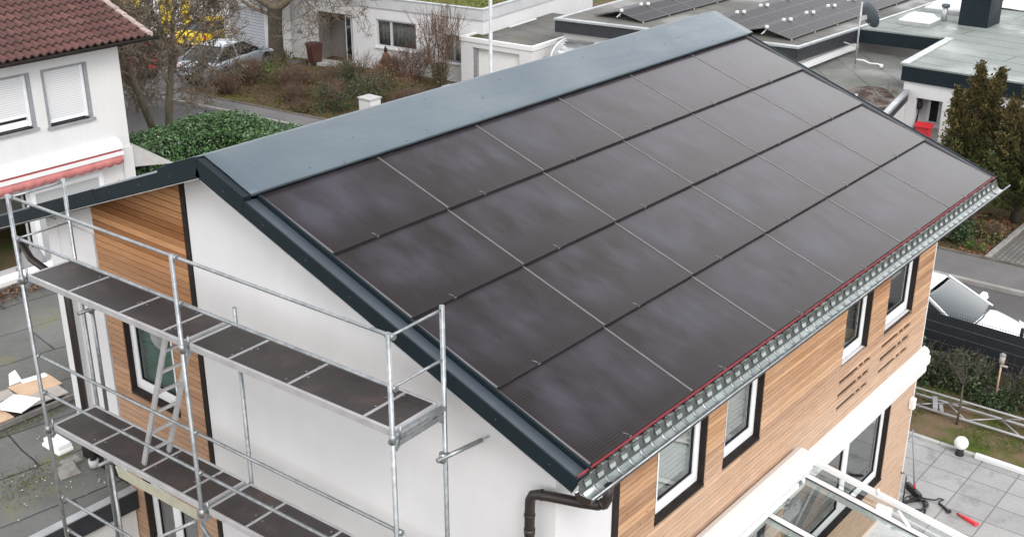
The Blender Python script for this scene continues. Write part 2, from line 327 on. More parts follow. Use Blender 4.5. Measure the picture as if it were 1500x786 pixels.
MT['globe'] = plain('opal_globe', (.85, .85, .84), .25, 0, var=.01)
MT['hose'] = plain('black_hose', (.02, .02, .022), .5)
MT['redplastic'] = plain('red_plastic', (.62, .035, .045), .35, var=.08)
MT['bristle'] = plain('dark_bristle', (.018, .017, .017), .95, var=.3, scale=40)
MT['water'] = None
def water():
    m = NB('roof_puddle'); cd = m.coord('pos'); nz = m.noise(cd, 5, 6, .7)
    b = m.ramp(nz, ((.35, (.020, .012, .008)), (.6, (.055, .030, .021)), (.75, (.12, .07, .05))))
    return m.set(b, m.ramp(m.noise(cd, 2, 3), ((.4, .35), (.65, .8))), 0, Specular_IOR_Level=.12)
MT['water'] = water()
def pvblue():
    m = NB('crystalline_pv_glass'); tc = m.n('ShaderNodeTexCoord'); sx = m.n('ShaderNodeSeparateXYZ'); m.l(tc.outputs['Object'], sx.inputs[0])
    ln = None
    for i, p in ((0, .28), (1, .53)):
        fr = m.math('FRACT', m.math('MULTIPLY', sx.outputs[i], 1 / p)); r = m.ramp(fr, ((0.0, 1.0), (.035, 1.0), (.06, 0.0), (1.0, 0.0)))
        ln = r if ln is None else m.math('MAXIMUM', ln, r)
    b = m.mix(m.math('MULTIPLY', ln, .8), (.011, .011, .014), (.13, .13, .145))
    return m.set(b, .42, 0, Specular_IOR_Level=.10)
MT['pvb'] = pvblue()
MT['skylight'] = plain('white_acrylic_dome', (.85, .85, .85), .3, var=.02)
MT['dish'] = plain('grey_dish', (.09, .11, .125), .5, .2, var=.1)
MT['whitefoil'] = plain('white_foil', (.80, .80, .80), .6, var=.05, bump=.4)
MT['zincgrey'] = plain('metal_flashing', (.45, .47, .48), .5, .5, var=.12, scale=3, space='pos')
MT['clearpoly'] = glass('clear_polycarbonate', (.88, .90, .90), .08, .12)

# ------------------------------------------------------------------ mesh helpers
W = {}      # world matrices of roots and parts (before the depsgraph has run)
class MB:
    def __init__(s): s.bm = bmesh.new(); s.tone = s.bm.faces.layers.float.new('tone'); s.sm = False
    def face(s, pts, tone=None, smooth=False):
        try: f = s.bm.faces.new([s.bm.verts.new(p) for p in pts])
        except ValueError: return None
        f[s.tone] = rnd.random() if tone is None else tone; f.smooth = smooth; return f
    def hexa(s, v, tone=None, bev=0):
        vs_ = [s.bm.verts.new(p) for p in v]; t = rnd.random() if tone is None else tone; fs = []
        for q in ((0, 3, 2, 1), (4, 5, 6, 7), (0, 1, 5, 4), (1, 2, 6, 5), (2, 3, 7, 6), (3, 0, 4, 7)):
            f = s.bm.faces.new([vs_[i] for i in q]); f[s.tone] = t; fs.append(f)
        if bev:
            es = list({e for f in fs for e in f.edges})
            r = bmesh.ops.bevel(s.bm, geom=es, offset=bev, segments=2, affect='EDGES', profile=.5)
            for f in r['faces']: f[s.tone] = t; f.smooth = True
        return s
    def box(s, a, b, tone=None, bev=0):
        x0, y0, z0 = (min(p, q) for p, q in zip(a, b)); x1, y1, z1 = (max(p, q) for p, q in zip(a, b))
        return s.hexa([(x0, y0, z0), (x1, y0, z0), (x1, y1, z0), (x0, y1, z0), (x0, y0, z1), (x1, y0, z1), (x1, y1, z1), (x0, y1, z1)], tone, bev)
    def bar(s, p, q, wd, ht, up=(0, 0, 1), tone=None, bev=0):     # rectangular bar from p to q
        p = Vector(p); q = Vector(q); d = (q - p).normalized(); u = Vector(up)
        if abs(d.dot(u)) > .98: u = Vector((1, 0, 0))
        r = d.cross(u).normalized(); u = r.cross(d).normalized(); r = r * (wd / 2); u = u * (ht / 2)
        return s.hexa([p - r - u, q - r - u, q + r - u, p + r - u, p - r + u, q - r + u, q + r + u, p + r + u], tone, bev)
    def prism(s, poly, vec, tone=None):
        vec = Vector(vec); t = rnd.random() if tone is None else tone
        a = [s.bm.verts.new(p) for p in poly]; b = [s.bm.verts.new(Vector(p) + vec) for p in poly]; n = len(a)
        fs = [s.bm.faces.new(a[::-1]), s.bm.faces.new(b)]
        for i in range(n): fs.append(s.bm.faces.new([a[i], a[(i + 1) % n], b[(i + 1) % n], b[i]]))
        for f in fs: f[s.tone] = t
        return s
    def tube(s, pts, r, seg=8, cap=True, tone=None):
        pts = [Vector(p) for p in pts]; n = len(pts); rs = r if hasattr(r, '__len__') else [r] * n; t = rnd.random() if tone is None else tone
        rings = []; ref = None
        for i, p in enumerate(pts):
            d = (pts[min(i + 1, n - 1)] - pts[max(i - 1, 0)])
            d = d.normalized() if d.length > 1e-9 else Vector((0, 0, 1))
            if ref is None: ref = Vector((0, 0, 1)) if abs(d.z) < .9 else Vector((1, 0, 0))
            a = d.cross(ref)
            if a.length < 1e-4: a = d.cross(Vector((.3, 1, .2)))
            a.normalize(); b = a.cross(d).normalized(); ref = b
            rings.append([s.bm.verts.new(p + (a * math.cos(2 * math.pi * k / seg) + b * math.sin(2 * math.pi * k / seg)) * rs[i]) for k in range(seg)])
        for i in range(n - 1):
            for k in range(seg):
                f = s.bm.faces.new([rings[i][k], rings[i][(k + 1) % seg], rings[i + 1][(k + 1) % seg], rings[i + 1][k]]); f[s.tone] = t; f.smooth = seg > 4
        if cap and seg > 3:
            for rg in (rings[0][::-1], rings[-1]):
                f = s.bm.faces.new(rg); f[s.tone] = t
        return s
    def lathe(s, prof, c=(0, 0, 0), seg=20, tone=None, ax=None):
        c = Vector(c); rings = []; t = rnd.random() if tone is None else tone
        q = Vector((0, 0, 1)).rotation_difference(Vector(ax)) if ax else None
        for r, z in prof:
            ring = []
            for k in range(seg):
                v = Vector((max(r, 1e-4) * math.cos(2 * math.pi * k / seg), max(r, 1e-4) * math.sin(2 * math.pi * k / seg), z))
                if q: v = q @ v
                ring.append(s.bm.verts.new(c + v))
            rings.append(ring)
        for i in range(len(rings) - 1):
            for k in range(seg):
                f = s.bm.faces.new([rings[i][k], rings[i][(k + 1) % seg], rings[i + 1][(k + 1) % seg], rings[i + 1][k]]); f.smooth = True; f[s.tone] = t
        for rg in (rings[0][::-1], rings[-1]):
            f = s.bm.faces.new(rg); f[s.tone] = t
        return s
    def grid(s, rows, tone=None, smooth=True, closed=False):
        V = [[s.bm.verts.new(p) for p in r] for r in rows]; t0 = tone
        for i in range(len(V) - 1):
            m = len(V[i])
            for j in range(m if closed else m - 1):
                f = s.bm.faces.new([V[i][j], V[i][(j + 1) % m], V[i + 1][(j + 1) % m], V[i + 1][j]]); f.smooth = smooth; f[s.tone] = rnd.random() if t0 is None else t0
        return s
    def leaf(s, p, n, size, asp=.5, tone=None):
        n = Vector(n).normalized(); a = n.orthogonal().normalized(); th = rnd.random() * 6.283
        a = (a * math.cos(th) + n.cross(a) * math.sin(th)); b = n.cross(a) * (size * asp * .5); a = a * (size * .5); p = Vector(p); h = n * size * .12
        return s.face([p - a, p + b + h, p + a, p - b + h], tone)
    def build(s, name, mat, parent=None, solid=0, world=None):
        me = bpy.data.meshes.new(name); bmesh.ops.recalc_face_normals(s.bm, faces=s.bm.faces[:]) if not s.sm else None
        Mw = W[parent] if parent is not None else Matrix.Identity(4)
        if world is not None: Mw = world
        s.bm.transform(Mw.inverted()); s.bm.to_mesh(me); s.bm.free()
        o = bpy.data.objects.new(name, me); col.objects.link(o)
        for m_ in (mat if isinstance(mat, (list, tuple)) else [mat]): me.materials.append(MT[m_] if isinstance(m_, str) else m_)
        if parent is not None: o.parent = parent
        o.matrix_local = (W[parent].inverted() @ Mw) if (parent is not None and world is not None) else (Mw if parent is None else Matrix.Identity(4))
        W[o] = Mw
        if solid:
            sm = o.modifiers.new('thickness', 'SOLIDIFY'); sm.thickness = solid; sm.offset = 0
        return o
def split(mb, name, mat, parent):      # every loose piece becomes a part of its own
    bm = mb.bm; bm.verts.ensure_lookup_table(); seen = set(); res = []
    for v in bm.verts:
        if v in seen: continue
        st_ = [v]; isl = []; seen.add(v)
        while st_:
            q = st_.pop(); isl.append(q)
            for e in q.link_edges:
                o_ = e.other_vert(q)
                if o_ not in seen: seen.add(o_); st_.append(o_)
        nb = MB(); mp = {q: nb.bm.verts.new(q.co) for q in isl}
        for f in {f for q in isl for f in q.link_faces}:
            nf = nb.bm.faces.new([mp[q] for q in f.verts]); nf[nb.tone] = f[mb.tone]; nf.smooth = f.smooth
        res.append(nb.build(name, mat, parent))
    bm.free(); return res
def tag(o, label=None, cat=None, group=None, kind=None):
    for k, v in (('label', label), ('category', cat), ('group', group), ('kind', kind)):
        if v: o[k] = v
    return o
def thing(name, loc, label, cat, group=None, rotz=0):
    o = bpy.data.objects.new(name, None); col.objects.link(o); o.empty_display_size = .2
    o.location = loc; o.rotation_euler = (0, 0, rotz)
    W[o] = Matrix.Translation(Vector(loc)) @ Matrix.Rotation(rotz, 4, 'Z')
    return tag(o, label, cat, group)
def solo(mb, name, mat, loc, label, cat, group=None, solid=0):     # a thing that is one mesh
    o = mb.build(name, mat, None, solid, Matrix.Translation(Vector(loc))); return tag(o, label, cat, group)
def kids(o): return [c for c in list(W) if c.parent is o]
def copy_tree(o, loc, label=None, parent=None, rotz=None):
    c = o.copy(); col.objects.link(c)
    if parent is not None: c.parent = parent; W[c] = W[parent]
    else:
        c.location = loc
        if rotz is not None: c.rotation_euler = (0, 0, rotz)
        W[c] = Matrix.Translation(Vector(loc)) @ Matrix.Rotation(c.rotation_euler.z, 4, 'Z')
        if label: c['label'] = label
    for k in kids(o):
        copy_tree(k, None, None, c)
    return c
def structure(mb, name, mat): return tag(mb.build(name, mat), kind='structure')

# ================================================================== GROUND
g = MB(); g.face([(-120, -120, 0), (140, -120, 0), (140, 140, 0), (-120, 140, 0)]); structure(g, 'ground', 'soil')
KER = [(-40, 22.3), (-10, 20.45), (2, 19.75), (10, 19.42), (18, 18.95), (24, 18.5), (29, 18.05), (34, 17.45), (45, 15.9), (70, 11.5)]
def kx(y):
    for (a, xa), (b, xb) in zip(KER, KER[1:]):
        if a <= y <= b: return xa + (xb - xa) * (y - a) / (b - a)
    return KER[-1][1]
ys = [-40 + i * 1.0 for i in range(111)]
def strip(name, mat, xa, xb, z0, z1):
    m = MB(); m.grid([[(xa(y), y, z1), (xb(y), y, z1)] for y in ys], smooth=False)
    m.grid([[(xa(y), y, z0), (xa(y), y, z1)] for y in ys], smooth=False); m.grid([[(xb(y), y, z1), (xb(y), y, z0)] for y in ys], smooth=False)
    return structure(m, name, mat)
def ofs(y): return 1.62 if y < 4 else max(1.0, 1.62 - (y - 4) * .026)
strip('street', 'asphalt', lambda y: kx(y) - 4.3, lambda y: kx(y) - .001, -.05, .006)
strip('kerb', 'kerb', lambda y: kx(y), lambda y: kx(y) + .14, 0, .10)
strip('pavement', 'walkasph', lambda y: kx(y) + .142, lambda y: kx(y) + ofs(y), 0, .096)
strip('pavement_edging', 'edging', lambda y: kx(y) + ofs(y) + .002, lambda y: kx(y) + ofs(y) + .10, 0, .13 )
m = MB(); m.box((9.0, -6, .004), (11.97, 5, .03)); m.box((-3, -8, .004), (9.0, .9, .03)); structure(m, 'terrace', 'slab')
m = MB(); m.face([(12.10, -6, .012), (14.95, -6, .012), (14.95, 6, .012), (12.10, 6, .012)]); structure(m, 'lawn', 'lawn')
m = MB()
for k in range(9): m.box((11.98, -5.4 + k * 1.0, 0), (12.06, -4.41 + k * 1.0, .075), bev=.008)
structure(m, 'terrace_edging', 'conc')
m = MB(); m.face([(21.5, -4.0, .014), (28.0, -4.0, .014), (28.0, 2.95, .014), (21.5, 2.95, .014)]); structure(m, 'paved_drive', 'paver')
m = MB(); m.face([(21.5, 3.1, .010), (28.4, 3.1, .010), (28.4, 9.0, .010), (21.5, 9.0, .010)]); structure(m, 'planting_bed', 'litter')
m = MB(); m.box((21.45, 2.97, 0), (28.0, 3.08, .09)); structure(m, 'bed_edging', 'kerb')
m = MB(); m.grid([[(kx(y) + ofs(y) + .1, y, .012), (26.6, y, .012)] for y in range(20, 33)], smooth=False); structure(m, 'front_garden_bed', 'litter')
m = MB(); m.face([(19.0, 33.2, .016), (25.2, 32.9, .016), (25.0, 40, .016), (18.0, 40, .016)]); structure(m, 'driveway', 'walkasph')
m = MB(); m.face([(-6, 15.9, .02), (9.1, 15.9, .02), (9.1, 21.2, .02), (-6, 21.2, .02)]); structure(m, 'neighbour_patio', 'slab')

# ================================================================== HOUSE
PHI = R(20.09); CS, SN, TN = math.cos(PHI), math.sin(PHI), math.tan(PHI)
def RF(x, s, h=0): return Vector((x, s * CS - h * SN, 5.7 + s * SN + h * CS))
YR = 5.02                      # ridge line
def RB(x, s, h=0): return Vector((x, 2 * YR - (s * CS - h * SN), 5.7 + s * SN + h * CS))
house = thing('detached_house', (5, 5, 0), 'large foreground house of white render and larch boards under a solar roof', 'house')
XG, YW, XR, YB = .12, .44, 9.72, 9.0
def zroof(y): return 5.7 + TN * (y if y < YR else 2 * YR - y) - .13
def cells(u0, u1, v0, v1, holes):
    us = sorted({u0, u1, *[h[0] for h in holes], *[h[1] for h in holes]}); vs2 = sorted({v0, v1, *[h[2] for h in holes], *[h[3] for h in holes]})
    for a, b in zip(us, us[1:]):
        run = None
        for c, d in zip(vs2, vs2[1:]):
            mu, mv = (a + b) / 2, (c + d) / 2
            inside = any(h[0] < mu < h[1] and h[2] < mv < h[3] for h in holes)
            if inside:
                if run: yield (a, b, run[0], run[1]); run = None
            else: run = (run[0], d) if run else (c, d)
        if run: yield (a, b, run[0], run[1])
FW = [(1.90, 2.95, 3.84, 5.30), (3.36, 4.27, 3.84, 5.30), (6.56, 7.42, 3.86, 5.30), (8.0, 9.05, 3.84, 5.30), (5.2, 8.75, 1.0, 2.45), (2.3, 4.7, .05, 2.35)]
GW = [(6.42, 7.50, 3.80, 4.95), (6.36, 7.56, .9, 2.42)]
# walls (masonry shell with the openings left out)
m = MB()
for a, b, c, d in cells(XG + .03, XR, 0, 5.55, FW): m.box((a, YW + .03, c), (b, YW + .23, d))
m.build('front_wall', 'white', house)
m = MB()
for a, b, c, d in cells(YW + .231, YB, 0, 5.55, GW): m.box((XG + .03, a, c), (XG + .23, b, d))
m.prism([(XG + .03, YW + .05, 5.551), (XG + .03, YB, 5.551), (XG + .03, YB, zroof(YB)), (XG + .03, YR, zroof(YR)), (XG + .03, YW + .05, zroof(YW + .05))], (.2, 0, 0))
m.box((XG, YW, 0), (XG + .029, 5.79, 5.55)); m.prism([(XG, YW, 5.55), (XG, 5.79, 5.55), (XG, 5.79, zroof(5.79)), (XG, YR, zroof(YR)), (XG, YW, zroof(YW))], (.029, 0, 0))
m.box((XG, 7.91, 0), (XG + .029, 8.52, 5.9)); m.box((XG, 8.78, 0), (XG + .029, YB + .03, 5.9))
m.box((XG + .0295, YW, 0), (1.07, YW + .029, 5.55))
m.build('gable_wall', 'white', house)
m = MB(); m.box((XR - .2, YW + .24, 0), (XR, YB, 5.6)); m.prism([(XR - .2, YW + .24, 5.601), (XR - .2, YB, 5.601), (XR - .2, YB, zroof(YB)), (XR - .2, YR, zroof(YR)), (XR - .2, YW + .24, zroof(YW + .24))], (.2, 0, 0))
m.box((XG + .24, YB - .2, 0), (XR - .21, YB - .001, 5.6)); m.build('rear_wall', 'white', house)
m = MB(); m.box((XG + .24, YW + .24, 2.70), (XR - .21, YB - .21, 2.80)); m.box((XG + .24, 4.4, 0.02), (XR - .21, 4.5, 2.69)); m.box((XG + .24, 4.0, 2.81), (XR - .21, 4.1, 5.5)); m.box((1.6, 4.6, 2.81), (1.7, YB - .25, 5.5)); m.box((1.6, 4.6, 0.02), (1.7, YB - .25, 2.69))
m.build('interior', 'interior', house)
# larch cladding, board by board
def clad(mb, horiz, u0, u1, v0, v1, holes, pitch, base, thick, top=None, slots=()):
    v = v0; k = 0
    while v < v1 - .01:
        va, vb = v + .004, min(v + pitch - .004, v1); segs = []; u = u0
        hs_ = sorted([h for h in holes if h[2] < vb - .012 and h[3] > va + .012])
        if any(abs(s_[2] - v) < pitch * .5 for s_ in slots): hs_ = sorted(hs_ + [s_ for s_ in slots if abs(s_[2] - v) < pitch * .5])
        for h in hs_:
            if h[0] > u: segs.append((u, h[0]))
            u = max(u, h[1])
        if u < u1: segs.append((u, u1))
        for a, b in segs:
            x = a
            while x < b - .001:
                L = rnd.uniform(1.6, 3.6); e = b if b - x - L < .7 else x + L
                t = min(1, max(0, rnd.gauss(.52, .33))); o = rnd.uniform(0, .004)
                if horiz == 'x': mb.box((x, base - o, va), (e - .002, base + thick, vb), t)
                else:
                    ym = lambda z: 2 * YR - (z - 5.57) / TN
                    e2 = e - .002; ya, yb = min(e2, ym(va)), min(e2, ym(vb))
                    if ya > x + .01: mb.prism([(base - o, x, va), (base - o, ya, va), (base - o, max(yb, x + .001), vb), (base - o, x, vb)], (thick + o, 0, 0), t)
                x = e
        v += pitch; k += 1
SL = []
for zz, in ((3.60,), (3.395,), (3.19,)):
    for xa, xb in ((6.56, 7.59), (7.98, 9.05)): SL.append((xa, xb, zz, zz + .06))
m = MB(); clad(m, 'x', 1.20, XR - .02, 2.90, 5.45, [h for h in FW[:4]], .0683, YW, .024, slots=SL)
clad(m, 'x', 1.20, XR - .02, .02, 2.86, FW[4:], .0683, YW, .024); m.build('larch_cladding', 'larch_front', house)
m = MB()
for a, b, c, d in cells(1.20, XR - .02, .02, 5.45, FW): m.box((a, YW + .0245, c), (b, YW + .0295, d))
m.build('cladding_membrane', 'gap', house)
m = MB(); clad(m, 'y', 5.895, 7.86, .02, 7.4, [GW[0], GW[1]], .0885, XG, .024, top=lambda y: zroof(y) - .0); m.build('larch_cladding', 'larch_gable', house)
m = MB()
for a, b, c, d in cells(5.80, 7.90, .02, 6.2, GW): m.box((XG + .0245, a, c), (XG + .0295, b, d))
m.prism([(XG + .0245, 5.8, 6.201), (XG + .0245, 7.9, 6.201), (XG + .0245, 7.9, zroof(7.9) - .01), (XG + .0245, 5.8, zroof(5.8) - .01)], (.005, 0, 0))
m.build('cladding_membrane', 'gap', house)
m = MB(); m.box((XG - .012, 5.80, 0), (XG + .024, 5.888, zroof(5.85))); m.build('dark_joint_trim', 'darktrim', house)
m = MB(); m.box((1.075, YW - .012, 0), (1.185, YW + .028, 5.5)); m.build('dark_joint_trim', 'darktrim', house)
m = MB(); m.box((XR - .018, YW - .005, 0), (XR + .012, YW + .22, 5.5)); m.build('corner_trim', 'pvc', house)
m = MB(); m.box((XG - .01, 7.91, 2.16), (XG + .0, YB + .04, 2.36)); m.build('base_flashing', 'darktrim', house)
# vent slots: dark slots with two clips
for xa, xb, z0, z1 in SL:
    m = MB(); m.box((xa + .62, YW + .006, z0 + .002), (xa + .66, YW + .02, z1 - .002)); m.box((xa + .80, YW + .006, z0 + .002), (xa + .83, YW + .02, z1 - .002)); split(m, 'vent_slot_batten', 'larch_front', house)
# cornice band
m = MB(); prof = [(YW + .0, 2.93), (YW - .06, 2.915), (YW - .10, 2.86), (YW - .10, 2.80), (YW - .13, 2.79), (YW - .13, 2.66), (YW - .09, 2.64), (YW - .09, 2.50), (YW + .0, 2.50)]
m.prism([(4.9, y, z) for y, z in prof], (4.95, 0, 0)); m.build('cornice_band', 'cassette', house)
# windows
def window(axis, h, depth, nsash, mat='glass', sill=True, fr=.07, blind=None, mull=None, parent=house, base=None, lining=True):
    a, b, c, d = h; P = (lambda u, dd, z: (u, base + dd, z)) if axis == 'x' else (lambda u, dd, z: (base + dd, u, z))
    if lining:
        m = MB(); t = .02
        for q in ((a + .001, a + t, c + .001, d - .001), (b - t, b - .001, c + .001, d - .001), (a + t + .001, b - t - .001, d - t, d - .001)): m.box(P(q[0], .006, q[2]), P(q[1], depth - .002, q[3]))
        m.build('window_lining', 'darktrim', parent)
    m = MB()
    for q in ((a + .021, a + fr, c + .02, d - .021), (b - fr, b - .021, c + .02, d - .021), (a + fr + .001, b - fr - .001, c + .02, c + fr + .02), (a + fr + .001, b - fr - .001, d - fr, d - .021)): m.box(P(q[0], depth, q[2]), P(q[1], depth + .07, q[3]))
    w_ = m.build('window', 'pvc', parent)
    edges = [a + fr] + (mull if mull else [a + fr + (b - a - 2 * fr) * i / nsash for i in range(1, nsash)]) + [b - fr]
    for i, (p, q) in enumerate(zip(edges, edges[1:])):
        m = MB(); p2, q2 = p + .004, q - .004; s_ = .078; z0, z1 = c + fr + .024, d - fr - .004
        for e in ((p2, p2 + s_, z0, z1), (q2 - s_, q2, z0, z1), (p2 + s_ + .001, q2 - s_ - .001, z0, z0 + s_), (p2 + s_ + .001, q2 - s_ - .001, z1 - s_, z1)): m.box(P(e[0], depth - .018, e[2]), P(e[1], depth + .05, e[3]), bev=.004)
        m.build('sash', 'pvc', w_)
        m = MB(); s2 = s_ - .002
        for e in ((p2 + s2, p2 + s2 + .016, z0 + s2, z1 - s2), (q2 - s2 - .016, q2 - s2, z0 + s2, z1 - s2), (p2 + s2 + .017, q2 - s2 - .017, z0 + s2, z0 + s2 + .016), (p2 + s2 + .017, q2 - s2 - .017, z1 - s2 - .016, z1 - s2)): m.box(P(e[0], depth + .002, e[2]), P(e[1], depth + .03, e[3]))
        split(m, 'gasket', 'dark', w_)
        m = MB(); m.box(P(p2 + s2 + .004, depth + .018, z0 + s2 + .004), P(q2 - s2 - .004, depth + .026, z1 - s2 - .004)); m.build('pane', mat, w_)
    if blind:
        z0, z1, kind = blind; m = MB(); n = int((z1 - z0) / .035)
        rows = []
        for k in range(n + 1):
            z = z0 + (z1 - z0) * k / n; dd = depth + .11 + (.012 if k % 2 else 0)
            rows.append([P(a + .1, dd, z), P(b - .1, dd, z)])
        m.grid(rows, smooth=False); m.build('pleated_blind', kind, w_)
    if sill:
        m = MB(); m.box(P(a + .022, -.014, c - .012), P(b - .022, depth - .002, c + .018)); m.build('sill', 'darktrim', w_)
    return w_
window('x', FW[0], .085, 1, base=YW, blind=(4.02, 5.18, 'blind')); window('x', FW[1], .085, 1, base=YW, blind=(4.02, 5.18, 'blind'))
window('x', FW[2], .085, 1, base=YW, sill=False, blind=(4.02, 5.18, 'blind_grey')); window('x', FW[3], .085, 1, base=YW, sill=False, blind=(4.45, 5.18, 'blind'))
window('x', FW[4], .085, 2, base=YW, mull=[7.33]); window('x', FW[5], .10, 2, base=YW, sill=False, blind=(.1, 2.2, 'curtain'))
window('y', GW[0], .085, 1, 'glass_green', base=XG, blind=(3.95, 4.85, 'blind_green')); window('y', GW[1], .11, 2, 'glass', base=XG)
m = MB()    # shell shaped sun catcher hung in the gable window
pts = [(XG + .09, 6.86 + .17 * math.cos(a) * (1 + .06 * (k % 2)), 4.72 + .15 * math.sin(a) * (1 + .06 * (k % 2))) for k, a in enumerate([i * math.pi / 9 for i in range(18)])]
m.prism(pts, (.006, 0, 0)); m.build('window_ornament', 'sill', house)
# wall lamp, tap
m = MB(); m.box((9.50, YW - .10, 1.93), (9.60, YW - .002, 2.13), bev=.02); m.build('wall_lamp', 'globe', house)
m = MB(); m.tube([(9.66, YW - .001, .66), (9.66, YW - .09, .66), (9.66, YW - .10, .60)], .014, 8); m.bar((9.63, YW - .05, .70), (9.69, YW - .05, .70), .012, .012); m.build('garden_tap', 'galv', house)
# roof sheets
m = MB()
for f_r in (RF, RB):
    m.hexa([f_r(-.16, -.02, -.12), f_r(10.46, -.02, -.12), f_r(10.46, 5.33, -.12), f_r(-.16, 5.33, -.12), f_r(-.16, -.02, -.07), f_r(10.46, -.02, -.07), f_r(10.46, 5.33, -.07), f_r(-.16, 5.33, -.07)])
m.build('roof', 'blackrail', house)
m = MB()    # rear slope sheet with standing seams
m.hexa([RB(-.17, -.05, -.065), RB(10.47, -.05, -.065), RB(10.47, 4.6, -.065), RB(-.17, 4.6, -.065), RB(-.17, -.05, .0), RB(10.47, -.05, .0), RB(10.47, 4.6, .0), RB(-.17, 4.6, .0)]); m.build('rear_roof_sheet', 'ridge', house)
m = MB(); n = 60    # ridge sheet with slight dents and a folded lower edge
def ridge_h(x, s): return .062 + .006 * mnoise.noise(Vector((x * 1.3, s * 3.1, 0))) + .004 * mnoise.noise(Vector((x * 3.3, s * 5, 4)))
rows = []
for i in range(n + 1):
    x = -.13 + (10.52 + .13) * i / n
    r0 = [RF(x, 4.575, .012), RF(x, 4.57, .055)] + [RF(x, 4.575 + (5.345 - 4.575) * k / 8, ridge_h(x, k / 8)) for k in range(9)] + [RB(x, 5.345 - .8 * k / 4, .062) for k in range(1, 5)] + [RB(x, 4.545, .0)]
    rows.append(r0)
m.grid(rows); m.sm = False; m.build('ridge_sheet', 'ridge', house, solid=.004)
m = MB()   # fixings of the ridge sheet
for i in range(22):
    x = .25 + i * .475 + rnd.uniform(-.08, .08); s_ = rnd.choice((4.63, 4.95, 5.2)) + rnd.uniform(-.05, .05); p = RF(x, s_, .064); m.box(p - Vector((.005, .005, .002)), p + Vector((.005, .005, .004)))
split(m, 'ridge_fixing', 'darktrim', house)
# verge flashings
def verge(xo, xi, sign, mat_cap, front=True):
    for f_r, nm in ((RF, 'verge_flashing'), (RB, 'verge_flashing')):
        s0, s1 = (-.05, 5.30) if f_r is RF else (-.15, 5.36)
        m = MB(); pr = [(xo, -.165), (xo, .004), (xo + sign * .018, .006), (xo + sign * .02, -.018), (xo + sign * .10, -.030), (xo + sign * .10, -.065), (xo + sign * .012, -.165)]
        if f_r is RB: m.prism([f_r(x, 3.05, h) for x, h in pr], f_r(0, s1, 0) - f_r(0, 3.05, 0)); m.prism([f_r(x, s0, h - .02) for x, h in pr], f_r(0, 3.045, 0) - f_r(0, s0, 0)); m.prism([f_r(x, 1.4, h - .008) for x, h in [(xo - sign * .004, -.12), (xo - sign * .004, .02), (xo + sign * .03, .022), (xo + sign * .03, -.12)]], f_r(0, 3.06, 0) - f_r(0, 1.4, 0))
        else: m.prism([f_r(x, s0, h) for x, h in pr], f_r(0, s1, 0) - f_r(0, s0, 0))
        v_ = m.build(nm, 'anth', house)
        m = MB()
        for k in range(8):
            p = f_r(xo - sign * .004, s0 + .3 + k * .66, -.07); m.lathe([(.006, -.003), (.006, .003)], p, 6, ax=(1, 0, 0))
        split(m, 'rivet', 'rail', v_)
        m = MB(); m.bar(f_r(xo + sign * .006, s0, -.170), f_r(xo + sign * .006, s1 - .06, -.170), .02, .008, up=(0, -SN, CS) if f_r is RF else (0, SN, CS)); m.build('drip_edge', 'alu', v_)
verge(-.225, 0, 1, 'anth'); verge(10.52, 0, -1, 'anth')
for xo, sg in ((-.225, 1), (10.52, -1)):     # raised flashing under the ends of the ridge sheet
    for f_r in (RF, RB):
        m = MB(); m.prism([f_r(x, 4.56, h) for x, h in ((xo - sg * .002, -.16), (xo - sg * .002, .050), (xo + sg * .10, .050), (xo + sg * .10, -.05))], f_r(0, 5.33, 0) - f_r(0, 4.56, 0)); m.build('ridge_end_flashing', 'anth', house)
m = MB(); m.prism([RF(x, -.04, h) for x, h in ((-.204, -.0165), (-.204, -.010), (-.035, -.034), (-.035, -.042))], RF(0, 4.575, 0) - RF(0, -.04, 0)); m.build('verge_cap', 'cap', house)
m = MB(); m.prism([RF(x, -.04, h) for x, h in ((-.0335, -.066), (-.0145, -.066), (-.0145, .028), (-.0335, .022))], RF(0, 4.56, 0) - RF(0, -.04, 0)); m.build('verge_channel', 'anth', house)
m = MB()
for xx in (10.335, 10.365): m.prism([RF(x, -.02, h) for x, h in ((xx, -.06), (xx + .012, -.06), (xx + .012, .02), (xx, .02))], RF(0, 4.56, 0) - RF(0, -.02, 0))
split(m, 'verge_rail', 'blackrail', house)
m = MB(); m.prism([RF(x, -.04, h) for x, h in ((10.40, -.030), (10.502, -.016), (10.502, -.010), (10.40, -.024))], RF(0, 4.575, 0) - RF(0, -.04, 0)); m.build('verge_cap', 'cap', house)
